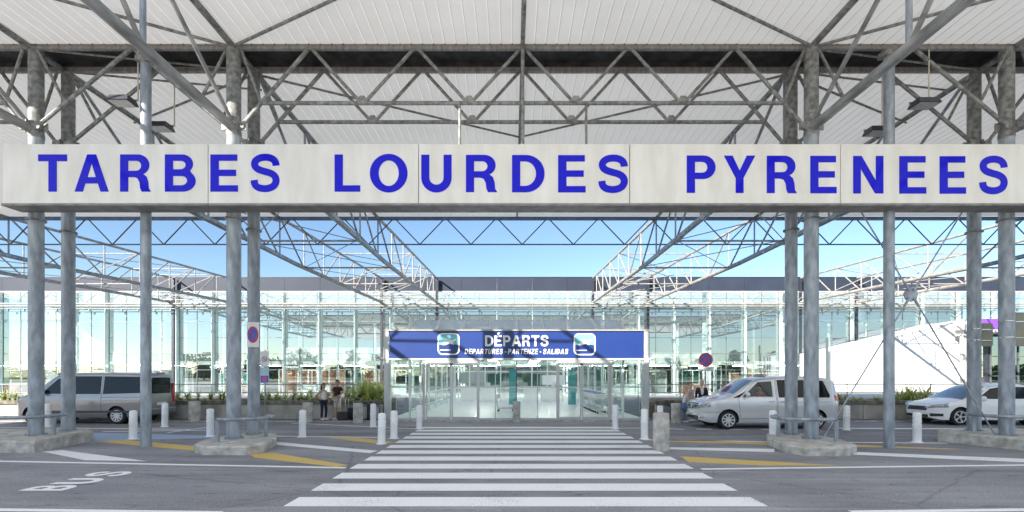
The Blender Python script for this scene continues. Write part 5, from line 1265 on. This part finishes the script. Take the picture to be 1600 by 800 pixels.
    for S_ in ('L', 'R'):
        a = Vector(J['an' + S_]) * k; b = Vector(J['to' + S_]) * k; mb = MB(); c = (a + b) / 2
        dd = (b - a); ang = math.atan2(dd.y, dd.x)
        mb.ell((0, 0, 0), (.145 * k, .052 * k, .05 * k), 14, 8); mb.v = [(c.x + v[0] * math.cos(ang) - v[1] * math.sin(ang), c.y + v[0] * math.sin(ang) + v[1] * math.cos(ang), max(.0, c.z - .01 + v[2] + (0 if not sit else 0)) if not sit else c.z + v[2]) for v in mb.v]
        obj('shoe', mb, M[shoes], t, True)
    mb = MB(); n0 = len(mb.v); mb.ell((hd.x, hd.y + .012, hd.z + .020), (.090 * k, .108 * k, .104 * k), 24, 18)
    keep = [v for v in range(len(mb.v)) if mb.v[v][2] > hd.z + .062 - .55 * min(.1, max(-.02, mb.v[v][1] - hd.y + .08)) * (1 if mb.v[v][1] < hd.y + .03 else 3)]
    ks = set(keep); mb.f = [f_ for f_ in mb.f if all(i in ks for i in f_)]; mb.m = [0] * len(mb.f)
    if longhair: mb.tube([(hd.x, hd.y + .05, hd.z + .03), (hd.x, hd.y + .085, hd.z - .06), (hd.x + .01, hd.y + .105, hd.z - .2), (hd.x + .02, hd.y + .11, hd.z - .36), (hd.x + .02, hd.y + .11, hd.z - .46)], [.07, .08, .07, .05, .015], 12)
    obj('hair', mb, M[hair], t, True)
    mb = MB()
    for s in (-1, 1): mb.ell((hd.x + s * .030, hd.y - .088 * k, hd.z + .012), (.011, .008, .008), 8, 6)
    obj('eyes', mb, M['black'], t, True)
    mb = MB(); mb.ell((hd.x, hd.y - .090 * k, hd.z - .045), (.022, .008, .006), 8, 6); obj('mouth', mb, M['cl_pink'], t, True)
    t.location = loc; t.rotation_euler.z = R(rot)
    return t
x, y, _ = at(505.5, 656, 21.35)
person('woman in a white top and dark trousers with long black hair', (x, y, .006), 60, 1.60, 'skin', 'hair_black', 'cl_white', 'cl_navy', 'cl_white', female=True, longhair=True, sleeve='none',
       pose=dict(elL=(-.34, .10, 1.18), wrL=(-.16, .04, 1.00), elR=(.24, -.02, 1.14), wrR=(.18, -.14, .95), hiR=(.09, 0, .90), knR=(.11, -.06, .50), anR=(.12, .0, .09), toR=(.13, -.15, .045)))
x, y, _ = at(527.5, 656, 21.3)
person('man in a black T-shirt and beige shorts holding the suitcase handle', (x, y, .006), -20, 1.76, 'skin', 'hair_black', 'cl_black', 'cl_beige', 'cl_white', shorts=True,
       pose=dict(elL=(-.27, -.02, 1.16), wrL=(-.06, -.24, 1.10), elR=(.26, -.04, 1.14), wrR=(.13, -.30, 1.02), hd0=(0, -.01, 1.56), hd=(.01, -.04, 1.65), hd1=(.01, -.035, 1.72)))
x, y, _ = at(1096.5, 650, 20.9)
person('elderly grey-haired man in a dark jacket over a pale shirt behind the van bonnet', (x, y, .006), -10, 1.74, 'skin2', 'hair_grey', 'cl_navy', 'cl_beige', 'cl_black', sleeve='long', bulk=1.15)
x, y, _ = at(1079, 650, 20.8)
person('auburn-haired person in a pale pink cardigan beside the van nose', (x, y, .006), 40, 1.66, 'skin2', 'hair_red', 'cl_pink', 'cl_beige', 'cl_white', sleeve='long', female=True, bulk=1.15)
x, y, _ = at(1069.5, 655, 20.3)
person('fair-haired short person in pale clothes with a blue bag, leftmost by the van nose', (x, y, .006), 70, 1.36, 'skin2', 'hair_blond', 'cl_white', 'cl_blue', 'cl_white', sleeve='long', female=True)
lx, ly = x, y
for _o in list(S.objects):
    if _o.name.startswith('jacket') and _o.parent and 'elderly' in _o.parent.get('label', ''):
        mb = MB(); mb.ell((0, 0, 0), (.06, .03, .16), 12, 8); sf = obj('shirt_front', mb, M['cl_white']); sf.parent = _o.parent; sf.location = (0, -.115, 1.27)
t = thing('shoulder_bag', 'blue and dark bag hanging beside the fair-haired person', 'bag', (lx - .1, ly - .22, .6))
mb = MB(); mb.ell((lx - .1, ly - .24, .68), (.15, .09, .17), 14, 10); obj('pouch', mb, M['cl_blue'], t, True)
mb = MB(); mb.tube([(lx - .2, ly - .22, .78), (lx - .1, ly - .12, 1.12), (lx, ly - .22, .78)], .012, 6); obj('strap', mb, M['black'], t, True)
vl = van.location
person('driver in a red shirt sitting at the open window of the silver van', (vl.x + 2.33, vl.y - .48, -.03), -90, 1.74, 'skin', 'hair_black', 'cl_red', 'cl_navy', 'cl_black', sit=True,
       pose=dict(pel=(0, .0, .92), hiL=(-.09, -.03, .90), hiR=(.09, -.03, .90), knL=(-.10, -.42, .93), knR=(.10, -.42, .93), anL=(-.1, -.5, .6), anR=(.1, -.5, .6), toL=(-.1, -.62, .56), toR=(.1, -.62, .56),
                 spi=(0, .01, 1.06), che=(0, .0, 1.22), shL=(-.17, 0, 1.32), shR=(.17, 0, 1.32), nk=(0, 0, 1.37), hd0=(0, -.01, 1.45), hd=(0, -.03, 1.54), hd1=(0, -.02, 1.6), elL=(-.22, -.2, 1.17), wrL=(-.12, -.42, 1.2), elR=(.22, -.2, 1.17), wrR=(.12, -.42, 1.2)))
# ------------------------------------------------------------------ luggage
def suitcase(px, base, w, h, d, lab, m, Y, hn=.38):
    x, y, _ = at(px, base, Y); t = thing('suitcase', lab, 'suitcase', (x, y, .006), 'suitcases by the couple')
    mb = MB(); mb.box(x - w / 2, x + w / 2, y - d / 2, y + d / 2, .05, .05 + h); s = obj('shell', mb, M[m], t, bevel=.05)
    mb = MB()
    for k in range(3): mb.box(x - w * .32 + k * w * .3, x - w * .28 + k * w * .3, y - d / 2 - .008, y - d / 2 + .005, .1, h)
    obj('ribs', mb, M['darkmetal'], s)
    mb = MB(); mb.tube([(x - .1, y, .05 + h), (x - .1, y, h + hn), (x + .1, y, h + hn), (x + .1, y, .05 + h)], .012, 6); obj('pull_handle', mb, M['chrome'], t, True)
    for q in (-1, 1):
        mb = MB(); mb.lathe([(.035, -.02), (.035, .02)], (x + q * (w / 2 - .07), y - d / 2 + .06, .042), 12, 'y'); obj('wheel', mb, M['rubber'], t, True)
suitcase(536, 656, .46, .36, .25, 'low black suitcase with its long handle held by the man', 'black', 21.0, .62)
suitcase(548.5, 656, .26, .50, .22, 'narrow dark suitcase left of the concrete bollard', 'cl_navy', 21.4, .42)
for k, (dx, w, h, m, lab) in enumerate(((572, .34, .66, 'bag_grey', 'striped grey travel bag right of the concrete bollard'), (580, .36, .72, 'black', 'tall black travel bag in the pile beside the planter end'), (588, .30, .66, 'bag_grey', 'grey travel bag at the right of the pile beside the planter end'))):
    x, y, _ = at(dx, 656, 21.5 - .12 * k); t = thing('travel_bag', lab, 'bag', (x, y, .006), 'travel bags beside the planter end')
    mb = MB(); mb.box(x - w / 2, x + w / 2, y - .13, y + .13, .02, h); b = obj('bag_body', mb, M[m], t, bevel=.07)
    mb = MB()
    for q in range(4): mb.box(x - w * .4 + q * w * .24, x - w * .34 + q * w * .24, y - .138, y - .125, .08, h - .08)
    obj('piping', mb, M['white'] if m == 'bag_grey' else M['darkmetal'], b)
    mb = MB(); mb.tube([(x - .08, y, h - .01), (x - .06, y, h + .07), (x + .06, y, h + .07), (x + .08, y, h - .01)], .014, 6); obj('carry_handle', mb, M['black'], t, True)
for px, lab in ((1050, 'dark travel bag beside the right planter end'), (1042, 'pale grey travel bag at the right planter end')):
    x, y, _ = at(px, 656, 21.5); t = thing('travel_bag', lab, 'bag', (x, y, .006), 'travel bags at the right planter end')
    m = 'black' if px == 1050 else 'bag_grey'
    mb = MB(); mb.box(x - .17, x + .17, y - .12, y + .12, .02, .78 if px == 1050 else .6); obj('bag_body', mb, M[m], t, bevel=.07)
    mb = MB(); mb.tube([(x - .07, y, .6), (x - .05, y, .87), (x + .05, y, .87), (x + .07, y, .6)], .014, 6); obj('carry_handle', mb, M['black'], t, True)
